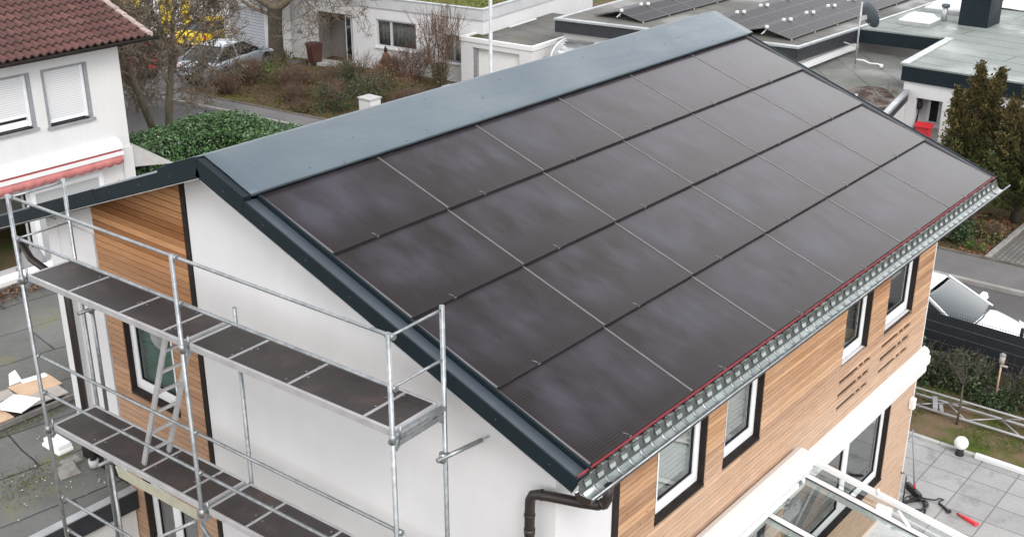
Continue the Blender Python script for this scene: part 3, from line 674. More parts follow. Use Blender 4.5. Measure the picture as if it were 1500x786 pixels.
# solar panels: 6 x 4, shingled, every panel a part with rail and clip
PW, PH = 1.72, 1.1429; tilt = PHI - math.atan(.030 / PH)
def build_panel():
    m = MB(); m.box((.016, -.012, -.024), (PW - .016, PH - .006, 0)); return m
proto = None; RAIL = [None]; CLIP = [None]; NOSE = [None]
ref = {}
for j in range(4):
    for i in range(6):
        loc = RF(i * PW, j * PH, .032); Mw = Matrix.Translation(loc) @ Matrix.Rotation(tilt, 4, 'X')
        loc_rel = W[house].inverted() @ Mw
        def mk(name, mat, fn, par, ml):
            if name not in ref:
                mm = MB(); fn(mm); me = bpy.data.meshes.new(name); bmesh.ops.recalc_face_normals(mm.bm, faces=mm.bm.faces[:]); mm.bm.to_mesh(me); mm.bm.free(); me.materials.append(MT[mat]); ref[name] = me
            o = bpy.data.objects.new(name, ref[name]); col.objects.link(o); o.parent = par; o.matrix_local = ml; W[o] = W[par] @ ml; return o
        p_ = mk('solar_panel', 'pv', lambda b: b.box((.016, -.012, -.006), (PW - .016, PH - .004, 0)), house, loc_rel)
        I4 = Matrix.Identity(4)
        mk('front_edge', 'blackrail', lambda b: b.box((.014, -.018, -.030), (PW - .014, -.0125, -.001)), p_, I4)
        mk('side_rail', 'rail', lambda b: (b.box((-.013, -.010, -.030), (.0125, PH - .008, .004))), p_, I4)
        mk('panel_hook', 'galv', lambda b: (b.bar((.62, .004, .003), (.595, .05, .003), .005, .004), b.box((.61, -.022, -.02), (.64, -.018, .003))), p_, I4)
m = MB(); m.prism([RF(x, -.01, h) for x, h in ((10.322, -.03), (10.333, -.03), (10.333, .03), (10.322, .03))], RF(0, 4.56, 0) - RF(0, -.01, 0)); m.build('end_rail', 'rail', house)
# eave: red membrane edge, corrugated underlay, gutter
m = MB(); m.prism([RF(x, s_, h) for x, s_, h in ((-.20, -.040, -.004), (-.20, -.037, .008), (-.20, -.020, .011), (-.20, -.020, -.004))], (10.66, 0, 0)); m.build('red_membrane_edge', 'red', house)
m = MB(); rows = []; N = 57 * 12
for i in range(N + 1):
    x = -.19 + 10.62 * i / N; ph = (i % 12) / 12; up = .5 + .5 * max(-1, min(1, 1.7 * math.sin(2 * math.pi * ph)))
    h = -.080 + .045 * up
    rows.append([RF(x, .25, h - .012), RF(x, -.045, h - .012), RF(x, -.062 - .006 * up, h - .018)])
m.grid(rows); m.build('corrugated_eave_sheet', 'zinc', house, solid=.002)
m = MB(); rows = []; GC = (-.125, 5.555); GR = .088
def gut(x): return [(x, GC[0] + GR * math.cos(a), GC[1] + GR * math.sin(a)) for a in [math.pi * 2 - math.pi * k / 14 for k in range(15)]]
m.grid([gut(-.24 + 10.86 * i / 20) for i in range(21)]); m.grid([gut(-.24), [(-.24, GC[0], GC[1])] * 15]) if False else None
gt = m.build('gutter', 'zinc', house, solid=.003)
m = MB(); m.grid([[(x, GC[0] + (GR + .004) * math.cos(a), GC[1] + (GR + .004) * math.sin(a)) for a in [math.pi * 2 - math.pi * (k + .0) / 14 for k in range(14)]] for x in (-.24, 10.62)]); m.build('gutter_outer_skin', 'brownmetal', gt)
m = MB(); m.tube([(-.24, GC[0] - GR - .004, GC[1] + .002), (10.64, GC[0] - GR - .004, GC[1] + .002)], .011, 8); m.build('gutter_bead', 'galv', gt)
m = MB(); m.face([(-.241, GC[0], GC[1])] + [Vector((-.241, y, z)) for _, y, z in gut(-.241)]); m.build('gutter_end_cap', 'brownmetal', gt, solid=.004)
for i in range(57):        # gutter brackets set close, added to imitate the wavy reflections inside the gutter
    x = -.19 + i * .1885
    m = MB(); m.grid([[(x + dx, GC[0] + (GR - .004) * math.cos(a), GC[1] + (GR - .004) * math.sin(a)) for dx in (0, .045)] for a in [math.pi * 2 - math.pi * k / 10 for k in range(11)]])
    m.build('reflection_bracket', 'galv', gt, solid=.003)
m = MB(); m.box((-.2, -.052, 5.50), (10.5, -.046, 5.655)); m.build('eave_backing', 'zinc_dark', gt)
for i in range(56):        # bent sheet tabs between the corrugations
    x = -.15 + i * .1885; m = MB(); a = .10
    m.grid([[(x, -.062, 5.655), (x + a, -.062, 5.655)], [(x + .004, -.070, 5.62), (x + a - .004, -.070, 5.62)], [(x + .010, -.088, 5.585), (x + a - .010, -.088, 5.585)]], smooth=False); m.build('eave_tab', 'zinc', gt, solid=.002)
m = MB(); m.lathe([(.052, 0), (.052, .003)], (.16, GC[0], GC[1] - GR + .006), 16); m.build('outlet_hole', 'dark', gt)
m = MB(); m.tube([(.16, -.12, 5.47), (.16, -.115, 5.33), (.155, -.09, 5.265), (.14, -.03, 5.225), (.10, .12, 5.205), (.03, .42, 5.18), (.0, .55, 5.165), (-.015, .61, 5.14), (-.02, .635, 5.08), (-.02, .64, 4.95), (-.02, .64, 0)], .05, 14); dp = m.build('downpipe', 'brownmetal', house)
m = MB()
for p, q in (((.155, -.09, 5.265), (.15, -.06, 5.245)), ((.012, .51, 5.172), (.006, .53, 5.169)), ((-.02, .64, 4.90), (-.02, .64, 4.925)), ((-.02, .64, 4.70), (-.02, .64, 4.76))): m.tube([p, q], .056, 14)
split(m, 'pipe_collar', 'brownmetal', dp)
m = MB(); m.tube([(.07, 9.75, 5.4), (.02, 9.4, 5.2), (.05, 8.75, 5.05), (.05, 8.65, 4.9), (.05, 8.65, 2.2)], .05, 12); m.build('downpipe', 'brownmetal', house)
m = MB(); m.tube([(.05, 8.65, 2.19), (.05, 8.65, 2.30)], .075, 12); m.build('pipe_socket', 'concgrey', house)
m = MB(); m.grid([[(x, 10.14 + .085 * math.cos(a), 5.53 + .085 * math.sin(a)) for a in [math.pi * 2 - math.pi * k / 10 for k in range(11)]] for x in (-.24, 10.6)]); m.build('gutter', 'brownmetal', house, solid=.004)

# ------------------------------------------------------------------ glass canopy and awning cassette
can = thing('glass_canopy', (4.2, -1.0, 0), 'white framed glass patio roof with an awning cassette against the larch wall', 'patio roof')
def cz(y): return 2.70 - .145 * (.42 - y)
XS = [5.52, 4.40, 3.28, 2.16, 1.04]
for x in XS:
    m = MB(); m.bar((x, .40, cz(.40) - .02), (x, -2.6, cz(-2.6) - .02), .115, .10, bev=.006); m.bar((x, .38, cz(.38) + .038), (x, -2.6, cz(-2.6) + .038), .092, .014); rf = m.build('rafter', 'cassette', can)
    m = MB()
    for dx in (-.058, .058): m.bar((x + dx, .3, cz(.3) + .034), (x + dx, -2.6, cz(-2.6) + .034), .020, .006)
    split(m, 'gasket', 'dark', rf)
for a, b in zip(XS, XS[1:]):
    m = MB(); m.hexa([(b + .04, -2.55, cz(-2.55) + .018), (a - .04, -2.55, cz(-2.55) + .018), (a - .04, .30, cz(.30) + .018), (b + .04, .30, cz(.30) + .018), (b + .04, -2.55, cz(-2.55) + .026), (a - .04, -2.55, cz(-2.55) + .026), (a - .04, .30, cz(.30) + .026), (b + .04, .30, cz(.30) + .026)]); m.build('glass_pane', 'glass_roof', can)
m = MB(); m.box((1.0, .31, 2.56), (5.46, .40, 2.70)); m.build('wall_beam', 'cassette', can)
m = MB(); m.box((1.0, -2.72, 2.12), (5.6, -2.61, 2.27)); m.build('front_beam', 'cassette', can)
for x in (5.5, 1.1):
    m = MB(); m.box((x - .05, -2.70, .03), (x + .05, -2.62, 2.115)); m.build('post', 'cassette', can)
m = MB(); pr = [(.428, 2.86), (.428, 3.17), (.39, 3.235), (.32, 3.26), (.235, 3.245), (.17, 3.19), (.145, 3.11), (.15, 3.02), (.19, 2.93), (.26, 2.87)]
m.prism([(.9, y, z) for y, z in pr], (4.35, 0, 0)); aw = m.build('awning_cassette', 'cassette', can)
m = MB(); m.prism([(5.25, y, z) for y, z in [(.43, 2.85), (.43, 3.175), (.39, 3.24), (.32, 3.266), (.23, 3.25), (.163, 3.193), (.138, 3.11), (.143, 3.015), (.185, 2.925), (.26, 2.862)]], (.03, 0, 0)); m.build('cassette_end_cap', 'cassette', aw)
m = MB(); m.box((.95, .19, 2.82), (5.2, .235, 2.885)); m.build('front_bar', 'cassette', aw)
for x in (5.74, .8):
    m = MB(); m.bar((x, .40, cz(.4) + .14), (x, -2.5, cz(-2.5) + .14), .07, .07, bev=.006); gr_ = m.build('guide_rail', 'cassette', aw)
    m = MB(); m.tube([(x - .20, -1.12, cz(-1.12) + .05), (x - .16, -.93, cz(-.93) + .17)], .024, 8); m.tube([(x - .03, -.60, cz(-.6) + .16), (x - .03, -.60, cz(-.6) + .24)], .02, 8); m.box((x - .2, -.86, cz(-.86) + .03), (x - .14, -.66, cz(-.66) + .12)); split(m, 'rail_bracket', 'cassette', gr_)
m = MB(); m.hexa([(5.56, -2.5, cz(-2.5) + .10), (5.705, -2.5, cz(-2.5) + .10), (5.705, .38, cz(.38) + .10), (5.56, .38, cz(.38) + .10), (5.56, -2.5, cz(-2.5) + .104), (5.705, -2.5, cz(-2.5) + .104), (5.705, .38, cz(.38) + .104), (5.56, .38, cz(.38) + .104)]); m.build('edge_glass', 'glass_roof', can)
m = MB(); m.bar((4.75, .30, 2.76), (5.10, .20, 2.88), .06, .05); m.bar((4.72, .28, 2.74), (4.80, .2, 2.74), .05, .05); split(m, 'support_bracket', 'galv', can)
# sheer curtain hanging under the canopy roof
m = MB(); rows = []
for k in range(60):
    x = 3.32 + k * .0185; yy = -.05 + .035 * math.sin(k * .9) + .02 * math.sin(k * .37); rows.append([(x, yy, .1), (x, yy, 1.2), (x, yy + .01, 2.45)])
m.grid(rows); solo(m, 'curtain', 'curtain', (3.9, 0, 2.45), 'pale pleated sheer curtain hanging beneath the glass patio roof', 'curtain', solid=.003)
m = MB(); m.box((4.75, -1.3, .72), (5.35, .1, .76), bev=.01); tb = thing('garden_table', (5.05, -.6, .03), 'white garden table standing under the glass patio roof', 'table')
m.build('table_top', 'cassette', tb)
for x in (4.8, 5.3):
    for y in (-1.25, .05):
        m = MB(); m.bar((x, y, .03), (x, y, .719), .04, .04); m.build('leg', 'cassette', tb)

# ================================================================== SCAFFOLD
SO = Vector((-1.03, 1.396, 5.918)); AT = -.0351
T_ = Vector((math.sin(AT), math.cos(AT), 0)); N_ = Vector((math.cos(AT), -math.sin(AT), 0)); BAY, SWD = 2.916, .706
def S(t, n, z): return SO + T_ * t + N_ * n + Vector((0, 0, z))
scf = thing('scaffold', (S(BAY, SWD / 2, 0).x, S(BAY, SWD / 2, 0).y, 0), 'galvanised tube scaffold with two dark plywood walkways in front of the white gable', 'scaffold')
ZB = -5.88; LV = (0, -2.0, -4.0)
for k in range(3):
    t = k * BAY
    m = MB(); m.tube([S(t, 0, ZB), S(t, 0, 1.04)], .0242, 12); post = m.build('post', 'galv', scf)
    m = MB()
    for lv in LV:
        for dz in (1.0, .5):
            q = S(t, .03, lv + dz); m.tube([q - T_ * .045, q + T_ * .045], .030, 8)
        m.tube([S(t, 0, lv - .05), S(t, 0, lv + .05)], .033, 10); m.box(S(t, -.06, lv - .03), S(t, -.02, lv + .01)); m.tube([S(t - .06, .04, lv), S(t - .06, .04, lv + .14)], .013, 6)
    split(m, 'coupler', 'galv', post)
    m = MB(); m.tube([S(t, SWD, ZB), S(t, SWD, 1.04 if k != 1 else .2)], .0242, 12); m.build('post', 'galv', scf)
    m = MB(); m.box(S(t, 0, ZB) - Vector((.08, .08, 0)), S(t, 0, ZB) + Vector((.08, .08, .012))); m.box(S(t, SWD, ZB) - Vector((.08, .08, 0)), S(t, SWD, ZB) + Vector((.08, .08, .012))); split(m, 'base_plate', 'galv', scf)
    for lv in LV:
        m = MB(); m.bar(S(t, 0, lv), S(t, SWD, lv), .048, .05, bev=.006); m.bar(S(t, .03, lv - .13), S(t, .16, lv - .02), .012, .05); m.bar(S(t, SWD - .03, lv - .13), S(t, SWD - .16, lv - .02), .012, .05); m.bar(S(t - .03, .05, lv - .055), S(t - .03, SWD - .05, lv - .055), .02, .05); m.build('transom', 'galv', scf)
for t in (0, 2 * BAY):
    for dz in (1.0, .5):
        m = MB(); m.tube([S(t, .02, dz), S(t, SWD - .02, dz)], .014, 8); m.build('end_guard_rail', 'galv', scf)
for k in range(2):
    for lv in LV:
        for dz in (1.0, .5):
            z = lv + dz; m = MB(); a, b = k * BAY + .03, (k + 1) * BAY - .03
            m.tube([S(a, .03, z), S(a + .05, .035, z), S(b - .05, .035, z), S(b, .03, z)], [.010, .019, .019, .010], 10); m.build('guard_rail', 'galv', scf)
for lv in (-2, 0):       # decks: aluminium frame with plywood fields
    for k in range(2):
        a, b = k * BAY + .05, (k + 1) * BAY - .05; m = MB()
        for n0 in (.055, SWD - .055): m.bar(S(a, n0, lv + .02), S(b, n0, lv + .02), .032, .075, bev=.005)
        fields = (0, .055, .50, 1.0) if False else None
        cuts = [a, a + .37, a + 1.37, a + 2.23, b] if k == 0 else [a, a + .36, a + 1.24, a + 2.0, b]
        if k == 1: cuts = [a, a + .36, a + 1.10, a + 2.03, b]
        for c in cuts: m.bar(S(c, .072, lv + .028), S(c, SWD - .072, lv + .028), .035, .045)
        dk = m.build('deck', 'alu', scf)
        for c, d in zip(cuts, cuts[1:]):
            m = MB(); m.hexa([S(c + .018, .075, lv + .035), S(d - .018, .075, lv + .035), S(d - .018, SWD - .075, lv + .035), S(c + .018, SWD - .075, lv + .035), S(c + .018, .075, lv + .047), S(d - .018, .075, lv + .047), S(d - .018, SWD - .075, lv + .047), S(c + .018, SWD - .075, lv + .047)]); m.build('plywood_board', 'ply', dk)
        m = MB()
        for c in cuts[1:-1]:
            for q in range(4):
                p = S(c + rnd.uniform(-.09, .09), rnd.uniform(.12, SWD - .12), lv + .048); m.box(p, p + Vector((.022, .018, .006)))
        split(m, 'deck_bolt', 'galv', dk)
# ladder from the lower deck to the hatch of the upper deck
lad = []
for n0 in (.18, .53):
    m = MB(); m.bar(S(BAY + 1.25, n0, -1.95), S(BAY + .48, n0, .0), .028, .065, up=(0, 1, .4)); lad.append(m.build('ladder_rail', 'alu', scf))
for q in range(6):
    f0 = (q + .6) / 6.6; t = BAY + 1.25 + (.48 - 1.25) * f0; m = MB(); m.bar(S(t, .19, -1.95 + 1.95 * f0), S(t, .52, -1.95 + 1.95 * f0), .03, .03); m.build('ladder_rung', 'alu', scf)
# wall ties
for t, z, L in ((-.0, -.52, .42), (2 * BAY - .25, -.55, .36), (2 * BAY - .15, -2.72, .36)):
    m = MB()
    if t < 1: m.tube([S(t, SWD - .12, z), S(t - .16, SWD + L - .06, z + .06)], .0242, 10); m.tube([S(t - .16, SWD + L - .08, z + .06), S(t - .19, SWD + L + .045, z + .075)], .009, 6)
    else: m.tube([S(t, SWD - .22, z), S(t, SWD + L - .06, z)], .0242, 10)
    m.tube([S(t, SWD - .04, z - .05), S(t, SWD - .04, z + .05)], .036, 8); m.bar(S(t - .03, SWD, z), S(t + .03, SWD, z), .07, .05); m.build('wall_tie', 'galv', scf)
    if t > 1:
        m = MB(); m.tube([S(t, SWD - .03, z - 1.2 if z > -1 else ZB), S(t, SWD - .03, z + .1)], .0242, 10) if z < -1 else m.tube([S(t, SWD - .03, -1.96), S(t, SWD - .03, z + .1)], .0242, 10); m.build('tie_post', 'galv', scf)
# braces below the lower deck and the toe plate
m = MB(); m.tube([S(BAY + .03, -.08, -2.08), S(BAY + 2.85, -.45, -4.1)], .021, 10); m.build('diagonal_brace', 'galv', scf)
m = MB(); m.tube([S(BAY - .03, -.05, -2.1), S(BAY - 1.7, -.05, -3.75), ], .021, 10); m.build('diagonal_brace', 'galv', scf)
m = MB(); m.hexa([S(BAY + .12, .02, -2.16), S(BAY + 1.55, .02, -2.16), S(BAY + 1.55, .035, -2.16), S(BAY + .12, .035, -2.16), S(BAY + .12, .02, -2.03), S(BAY + 1.6, .02, -2.03), S(BAY + 1.6, .035, -2.03), S(BAY + .12, .035, -2.03)]); m.build('toe_plate', plain('olive_board', (.36, .35, .27), .7), scf)

# ================================================================== FLAT GARAGE ROOF LEFT OF THE GABLE
gar = thing('flat_garage', (1, 12, 0), 'low garage with a stained grey bitumen roof abutting the larch strip', 'garage')
m = MB(); m.box((-9, 7.80, 0), (.10, 15.6, 2.08)); m.box((.101, 9.05, 0), (9.0, 15.6, 2.08)); m.build('wall', 'white_old', gar)
m = MB(); m.grid([[(x, y, 2.16 + .012 * mnoise.noise(Vector((x * .6, y * .6, 0)))) for y in [7.74 + k * .4915 for k in range(17)]] for x in [-9 + k * .458 for k in range(21)]]); m.grid([[(x, y, 2.16 + .012 * mnoise.noise(Vector((x * .6, y * .6, 0)))) for y in [9.03 + k * .411 for k in range(17)]] for x in [.158 + k * .44 for k in range(21)]]); m.build('roof', 'bit_near', gar)
m = MB(); m.box((-9, 7.70, 1.86), (.10, 7.799, 2.155)); m.build('edge_fascia', 'darkfascia', gar)
m = MB(); m.box((-9, 7.69, 2.157), (.10, 7.83, 2.175)); m.build('edge_flashing', 'zincgrey', gar)
m = MB()
for k in range(1400):
    x, y = rnd.uniform(-2, 5), 15.25 + rnd.gauss(0, .16); m.leaf((x, y, 2.18 + rnd.random() * .05), (rnd.gauss(0, .6), rnd.gauss(0, .6), 1), rnd.uniform(.05, .11), .7)
tag(m.build('leaf_litter', 'leaf_brown'), kind='stuff')
wl = thing('coping_wall', (2, 15.8, 0), 'white topped low wall behind the strip of dead leaves', 'wall')
m = MB(); m.box((-9, 15.62, 0), (4.6, 15.86, 2.2)); m.build('wall', 'white_old', wl); m = MB(); m.box((-9, 15.58, 2.201), (4.65, 15.90, 2.29)); m.build('coping', 'cassette', wl)
# timber rack and boards on the garage roof
rk = thing('timber_rack', (.2, 11.0, 2.17), 'low grey timber rack of rails lying on the garage roof', 'rack')
for y in (10.66, 11.66):
    m = MB(); m.bar((-1.6, y, 2.215), (1.0, y, 2.215), .06, .08); m.build('rail', 'rackwood', rk)
for x in (-.95, -.1, .9):
    m = MB(); m.bar((x, 10.70, 2.21), (x, 11.62, 2.21), .07, .06); m.build('cross_bar', 'rackwood', rk)
def board(cx, cy, z, lx, ly, rot, mat, label, th=.022, tilt=0):
    m = MB(); m.box((-lx / 2, -ly / 2, 0), (lx / 2, ly / 2, th), bev=.003); m.bm.transform(Matrix.Translation(Vector((cx, cy, z))) @ Matrix.Rotation(rot, 4, 'Z') @ Matrix.Rotation(tilt, 4, 'Y'))
    solo(m, 'insulation_board', mat, (cx, cy, z), label, 'board', 'offcut boards on the garage roof')
board(.72, 11.36, 2.258, .66, .50, R(-3), 'cardboard', 'tan board at the far right end of the timber rack')
board(.58, 10.98, 2.257, .74, .42, R(-4), 'cardboard_d', 'greyed board in front of the tan board at the rack end')
board(.20, 10.96, 2.300, .50, .50, R(24), 'foam', 'white foam board lying skewed across the rack', tilt=R(3))
board(-.42, 10.86, 2.258, .80, .34, R(0), 'cardboard', 'tan board near the front rail beside the white foam board')
board(-.35, 11.24, 2.257, .86, .36, R(2), 'cardboard', 'tan board behind the one at the front rail')
board(.82, 11.56, 2.283, .40, .13, R(-10), 'foam', 'thin white strip board on top of the tan end board')
board(.05, 11.42, 2.281, .60, .30, R(-6), 'cardboard_d', 'grey board lying at the back of the timber rack')
m = MB(); m.hexa([(.50, 11.78, 2.18), (.72, 11.7, 2.18), (.74, 11.8, 2.18), (.53, 11.84, 2.18), (.56, 11.86, 2.36), (.66, 11.82, 2.42), (.67, 11.85, 2.41), (.58, 11.89, 2.36)]); solo(m, 'foam_block', 'foam', (.6, 11.8, 2.17), 'jagged white foam offcut standing behind the timber rack', 'foam offcut')
m = MB(); m.box((-.12, 9.30, 2.17), (.12, 9.75, 2.22), bev=.005); m.box((-.10, 9.32, 2.221), (.12, 9.72, 2.27), bev=.005); m.box((-.11, 9.30, 2.271), (.09, 9.70, 2.32), bev=.005); solo(m, 'foam_stack', 'foam', (0, 9.5, 2.17), 'small stack of white foam slabs by the house corner', 'foam stack')
m = MB(); m.box((-.22, 8.92, 2.17), (.04, 9.12, 2.20)); m.hexa([(-.45, 8.7, 2.17), (-.15, 8.66, 2.17), (-.05, 8.98, 2.17), (-.36, 9.05, 2.17), (-.4, 8.76, 2.21), (-.18, 8.72, 2.25), (-.1, 8.95, 2.24), (-.33, 9.0, 2.2)]); solo(m, 'mortar_lump', 'rubble', (-.2, 8.9, 2.17), 'flat grey lump of mortar by the downpipe foot', 'rubble')
m = MB()
for k in range(60):
    x, y = (rnd.gauss(-.5, .5), rnd.gauss(8.6, .45)) if rnd.random() < .5 else (rnd.uniform(-3, .05), rnd.uniform(7.9, 10.2)); s = rnd.uniform(.004, .014)
    if x > .05 or y < 7.85: continue
    m.hexa([(x - s, y - s, 2.168), (x + s, y - s * .7, 2.168), (x + s * .8, y + s, 2.168), (x - s, y + s, 2.168), (x - s * .6, y - s * .6, 2.17 + s), (x + s * .5, y - s * .5, 2.17 + s * 1.2), (x + s * .5, y + s * .6, 2.17 + s), (x - s * .6, y + s * .5, 2.17 + s)])
tag(m.build('stone_chips', 'stone'), kind='stuff')
m = MB()
for k in range(700):
    x, y = rnd.gauss(-.75, .32), rnd.gauss(9.05, .22)
    if x < .03: m.leaf((x, y, 2.172), (rnd.gauss(0, .5), rnd.gauss(0, .5), 1), rnd.uniform(.012, .035), .8)
for k in range(500):
    x, y = rnd.uniform(-1.6, .9), 10.52 + rnd.gauss(0, .05); m.leaf((x, y, 2.172), (rnd.gauss(0, .5), rnd.gauss(0, .5), 1), rnd.uniform(.012, .035), .8)
tag(m.build('moss', 'leaf_olive'), kind='stuff')

# ================================================================== VEGETATION HELPERS
def branchy(mt, p, d, L, r, depth, spread=.5, up=.25, seg=3, fork=2, minr=.004, side=6, shrink=.68, gnarl=.25):
    p = Vector(p); d = Vector(d).normalized(); pts = [p.copy()]; rs = [r]
    for i in range(seg):
        d = (d + Vector((rnd.gauss(0, gnarl), rnd.gauss(0, gnarl), rnd.gauss(0, gnarl) * .6 + up * .12)) * .6).normalized()
        p = p + d * (L / seg); pts.append(p.copy()); rs.append(max(minr, r * (1 - .38 * (i + 1) / seg)))
    mt.tube(pts, rs, side if r > .03 else (4 if r > .012 else 3), cap=False)
    if depth <= 0: return
    n = fork + (1 if rnd.random() < .45 else 0)
    for k in range(n):
        a = rnd.random() * 6.283; o = d.orthogonal().normalized(); o = o * math.cos(a) + d.cross(o) * math.sin(a)
        nd = (d + o * spread * rnd.uniform(.6, 1.5) + Vector((0, 0, up * rnd.uniform(0, 1)))).normalized()
        branchy(mt, pts[-1], nd, L * shrink * rnd.uniform(.75, 1.2), rs[-1] * .74, depth - 1, spread, up, seg, fork, minr, side, shrink, gnarl)
    if depth >= 1:
        for k in range(3 + (depth > 2)):
            q = rnd.randrange(1, len(pts)); a = rnd.random() * 6.283; o = d.orthogonal().normalized(); o = o * math.cos(a) + d.cross(o) * math.sin(a)
            branchy(mt, pts[q], (d * .35 + o * 1.0 + Vector((0, 0, up))).normalized(), L * shrink * .7 * rnd.uniform(.6, 1.2), max(minr, rs[q] * .42), depth - 2, spread, up, seg, fork, minr, 3, shrink, gnarl)
def leafcloud(mt, n, fn, size, asp=.5, nrm=None, tone=lambda: rnd.random()):
    for k in range(n):
        p = fn(); q = nrm(p) if nrm else Vector((rnd.gauss(0, 1), rnd.gauss(0, 1), rnd.gauss(.5, 1)))
        mt.leaf(p, q + Vector((rnd.gauss(0, .5), rnd.gauss(0, .5), rnd.gauss(0, .5))), size * rnd.uniform(.6, 1.3), asp, tone())
def shrub(name, c, rx, ry, h, mat, label, n=900, size=.09, twigs=24, group='shrubs in the front garden of the white bungalow', clumps=9, asp=.55, cat='shrub', twmat='twig_red', low=.1):
    t = thing(name, c, label, cat, group); cl = []
    for k in range(clumps):
        a = rnd.random() * 6.283; rr = math.sqrt(rnd.random()) * .75; cl.append(Vector((c[0] + rx * rr * math.cos(a), c[1] + ry * rr * math.sin(a), c[2] + h * (low + (.92 - low) * rnd.random() * (1 - .45 * rr)))))
    def pt():
        q = rnd.choice(cl); return q + Vector((rnd.gauss(0, rx * .22), rnd.gauss(0, ry * .22), rnd.gauss(0, h * .13)))
    m = MB()
    for k in range(n):
        p = pt(); p.z = max(c[2] + .02, p.z); m.leaf(p, (rnd.gauss(0, 1), rnd.gauss(0, 1), rnd.gauss(.6, 1)), size * rnd.uniform(.6, 1.4), asp, min(1, max(0, rnd.gauss(.45, .25))))
    m.build('foliage', mat, t)
    m = MB()
    for k in range(twigs):
        a = rnd.random() * 6.283; branchy(m, (c[0] + rnd.gauss(0, rx * .2), c[1] + rnd.gauss(0, ry * .2), c[2]), (rx / h * math.cos(a) * .7, ry / h * math.sin(a) * .7, 1), h * .5, .012, 2, .5, .3, 3, 2, .004)
    m.build('twigs', twmat, t); return t

# ================================================================== LEFT NEIGHBOUR: HOUSE WITH TILED ROOF
nh = thing('tiled_house', (5, 26, 0), 'white two storey house with a red brown tiled roof and closed shutters', 'house')
NY = 21.17; NX = 9.12
NWn = [(6.97, 8.20, 3.36, 4.77), (5.30, 6.68, 3.43, 4.77), (6.22, 8.22, .05, 1.92), (3.4, 6.10, .05, 1.92)]
m = MB()
for a, b, c, d in cells(-4, NX, 0, 5.16, NWn): m.box((a, NY, c), (b, NY + .25, d))
m.box((NX - .25, NY + .251, 0), (NX, 31, 5.16)); m.box((8.84, NY - .05, 0), (NX + .03, NY - .001, 2.4)); m.box((-4, NY + .251, 2.5), (NX - .26, NY + 3, 2.6)); m.box((-4, NY + 3, .02), (NX - .26, NY + 3.1, 5.1)); m.build('wall', 'white_old', nh)
m = MB(); m.prism([(NX - .25, NY + .1, 5.165), (NX - .25, 30.9, 5.165), (NX - .25, 26.1, 6.75)], (.24, 0, 0)); m.build('gable_wall', 'white_old', nh)
TS = .335; ey, ez = 20.72, 5.22
m = MB(); m.hexa([(-4, ey, ez - .10), (9.72, ey, ez - .10), (9.72, 26.1, ez - .10 + TS * 5.38), (-4, 26.1, ez - .10 + TS * 5.38), (-4, ey, ez - .05), (9.72, ey, ez - .05), (9.72, 26.1, ez - .05 + TS * 5.38), (-4, 26.1, ez - .05 + TS * 5.38)])
m.hexa([(-4, 26.1, ez - .10 + TS * 5.38), (9.72, 26.1, ez - .10 + TS * 5.38), (9.72, 31.5, ez - .1), (-4, 31.5, ez - .1), (-4, 26.1, ez - .05 + TS * 5.38), (9.72, 26.1, ez - .05 + TS * 5.38), (9.72, 31.5, ez - .05), (-4, 31.5, ez - .05)])
rfn = m.build('roof', 'darktrim', nh)
m = MB(); TP = .205; row = .335; nrow = 16; NX0 = 2.5
for rI in range(nrow):                     # S shaped tiles, course by course
    y0 = ey - .06 + rI * row; y1 = y0 + row + .03
    ncol = int((9.78 - NX0) / TP)
    for ci in range(ncol):
        x0 = 9.78 - (ci + 1) * TP; t = min(1, max(.08, rnd.gauss(.5, .25))); pr = []
        for k in range(7):
            u = k / 6; zz = .055 * max(0, math.sin(math.pi * min(1, u / .62))) ** 1.0 if u < .62 else -.012 * math.sin(math.pi * (u - .62) / .38)
            pr.append((x0 + TP * u, zz))
        jit = rnd.uniform(-.006, .006)
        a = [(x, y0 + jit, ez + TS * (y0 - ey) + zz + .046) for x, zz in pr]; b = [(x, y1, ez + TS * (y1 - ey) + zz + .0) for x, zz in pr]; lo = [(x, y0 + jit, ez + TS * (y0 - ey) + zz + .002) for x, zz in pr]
        m.grid([a, b], tone=t); m.grid([lo, a], tone=0.0)  # front lips coloured near black, painting the shadow under each tile course
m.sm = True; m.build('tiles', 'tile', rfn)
m = MB()
for k in range(15): m.hexa([(9.70, ey - .05 + k * .34, ez + TS * (k * .34) - .02), (9.86, ey - .05 + k * .34, ez + TS * (k * .34) - .02), (9.86, ey + .28 + k * .34, ez + TS * (k * .34 + .33) - .02), (9.70, ey + .28 + k * .34, ez + TS * (k * .34 + .33) - .02), (9.70, ey - .05 + k * .34, ez + TS * (k * .34) + .085), (9.86, ey - .05 + k * .34, ez + TS * (k * .34) + .07), (9.86, ey + .28 + k * .34, ez + TS * (k * .34 + .33) + .045), (9.70, ey + .28 + k * .34, ez + TS * (k * .34 + .33) + .055)])
split(m, 'verge_tile', 'tile_white', rfn)
m = MB(); m.grid([[(x, ey - .12 + .075 * math.cos(a), ez - .02 + .075 * math.sin(a)) for a in [math.pi * 2 - math.pi * k / 8 for k in range(9)]] for x in (-4, 9.95)]); m.build('gutter', 'darktrim', nh, solid=.012)
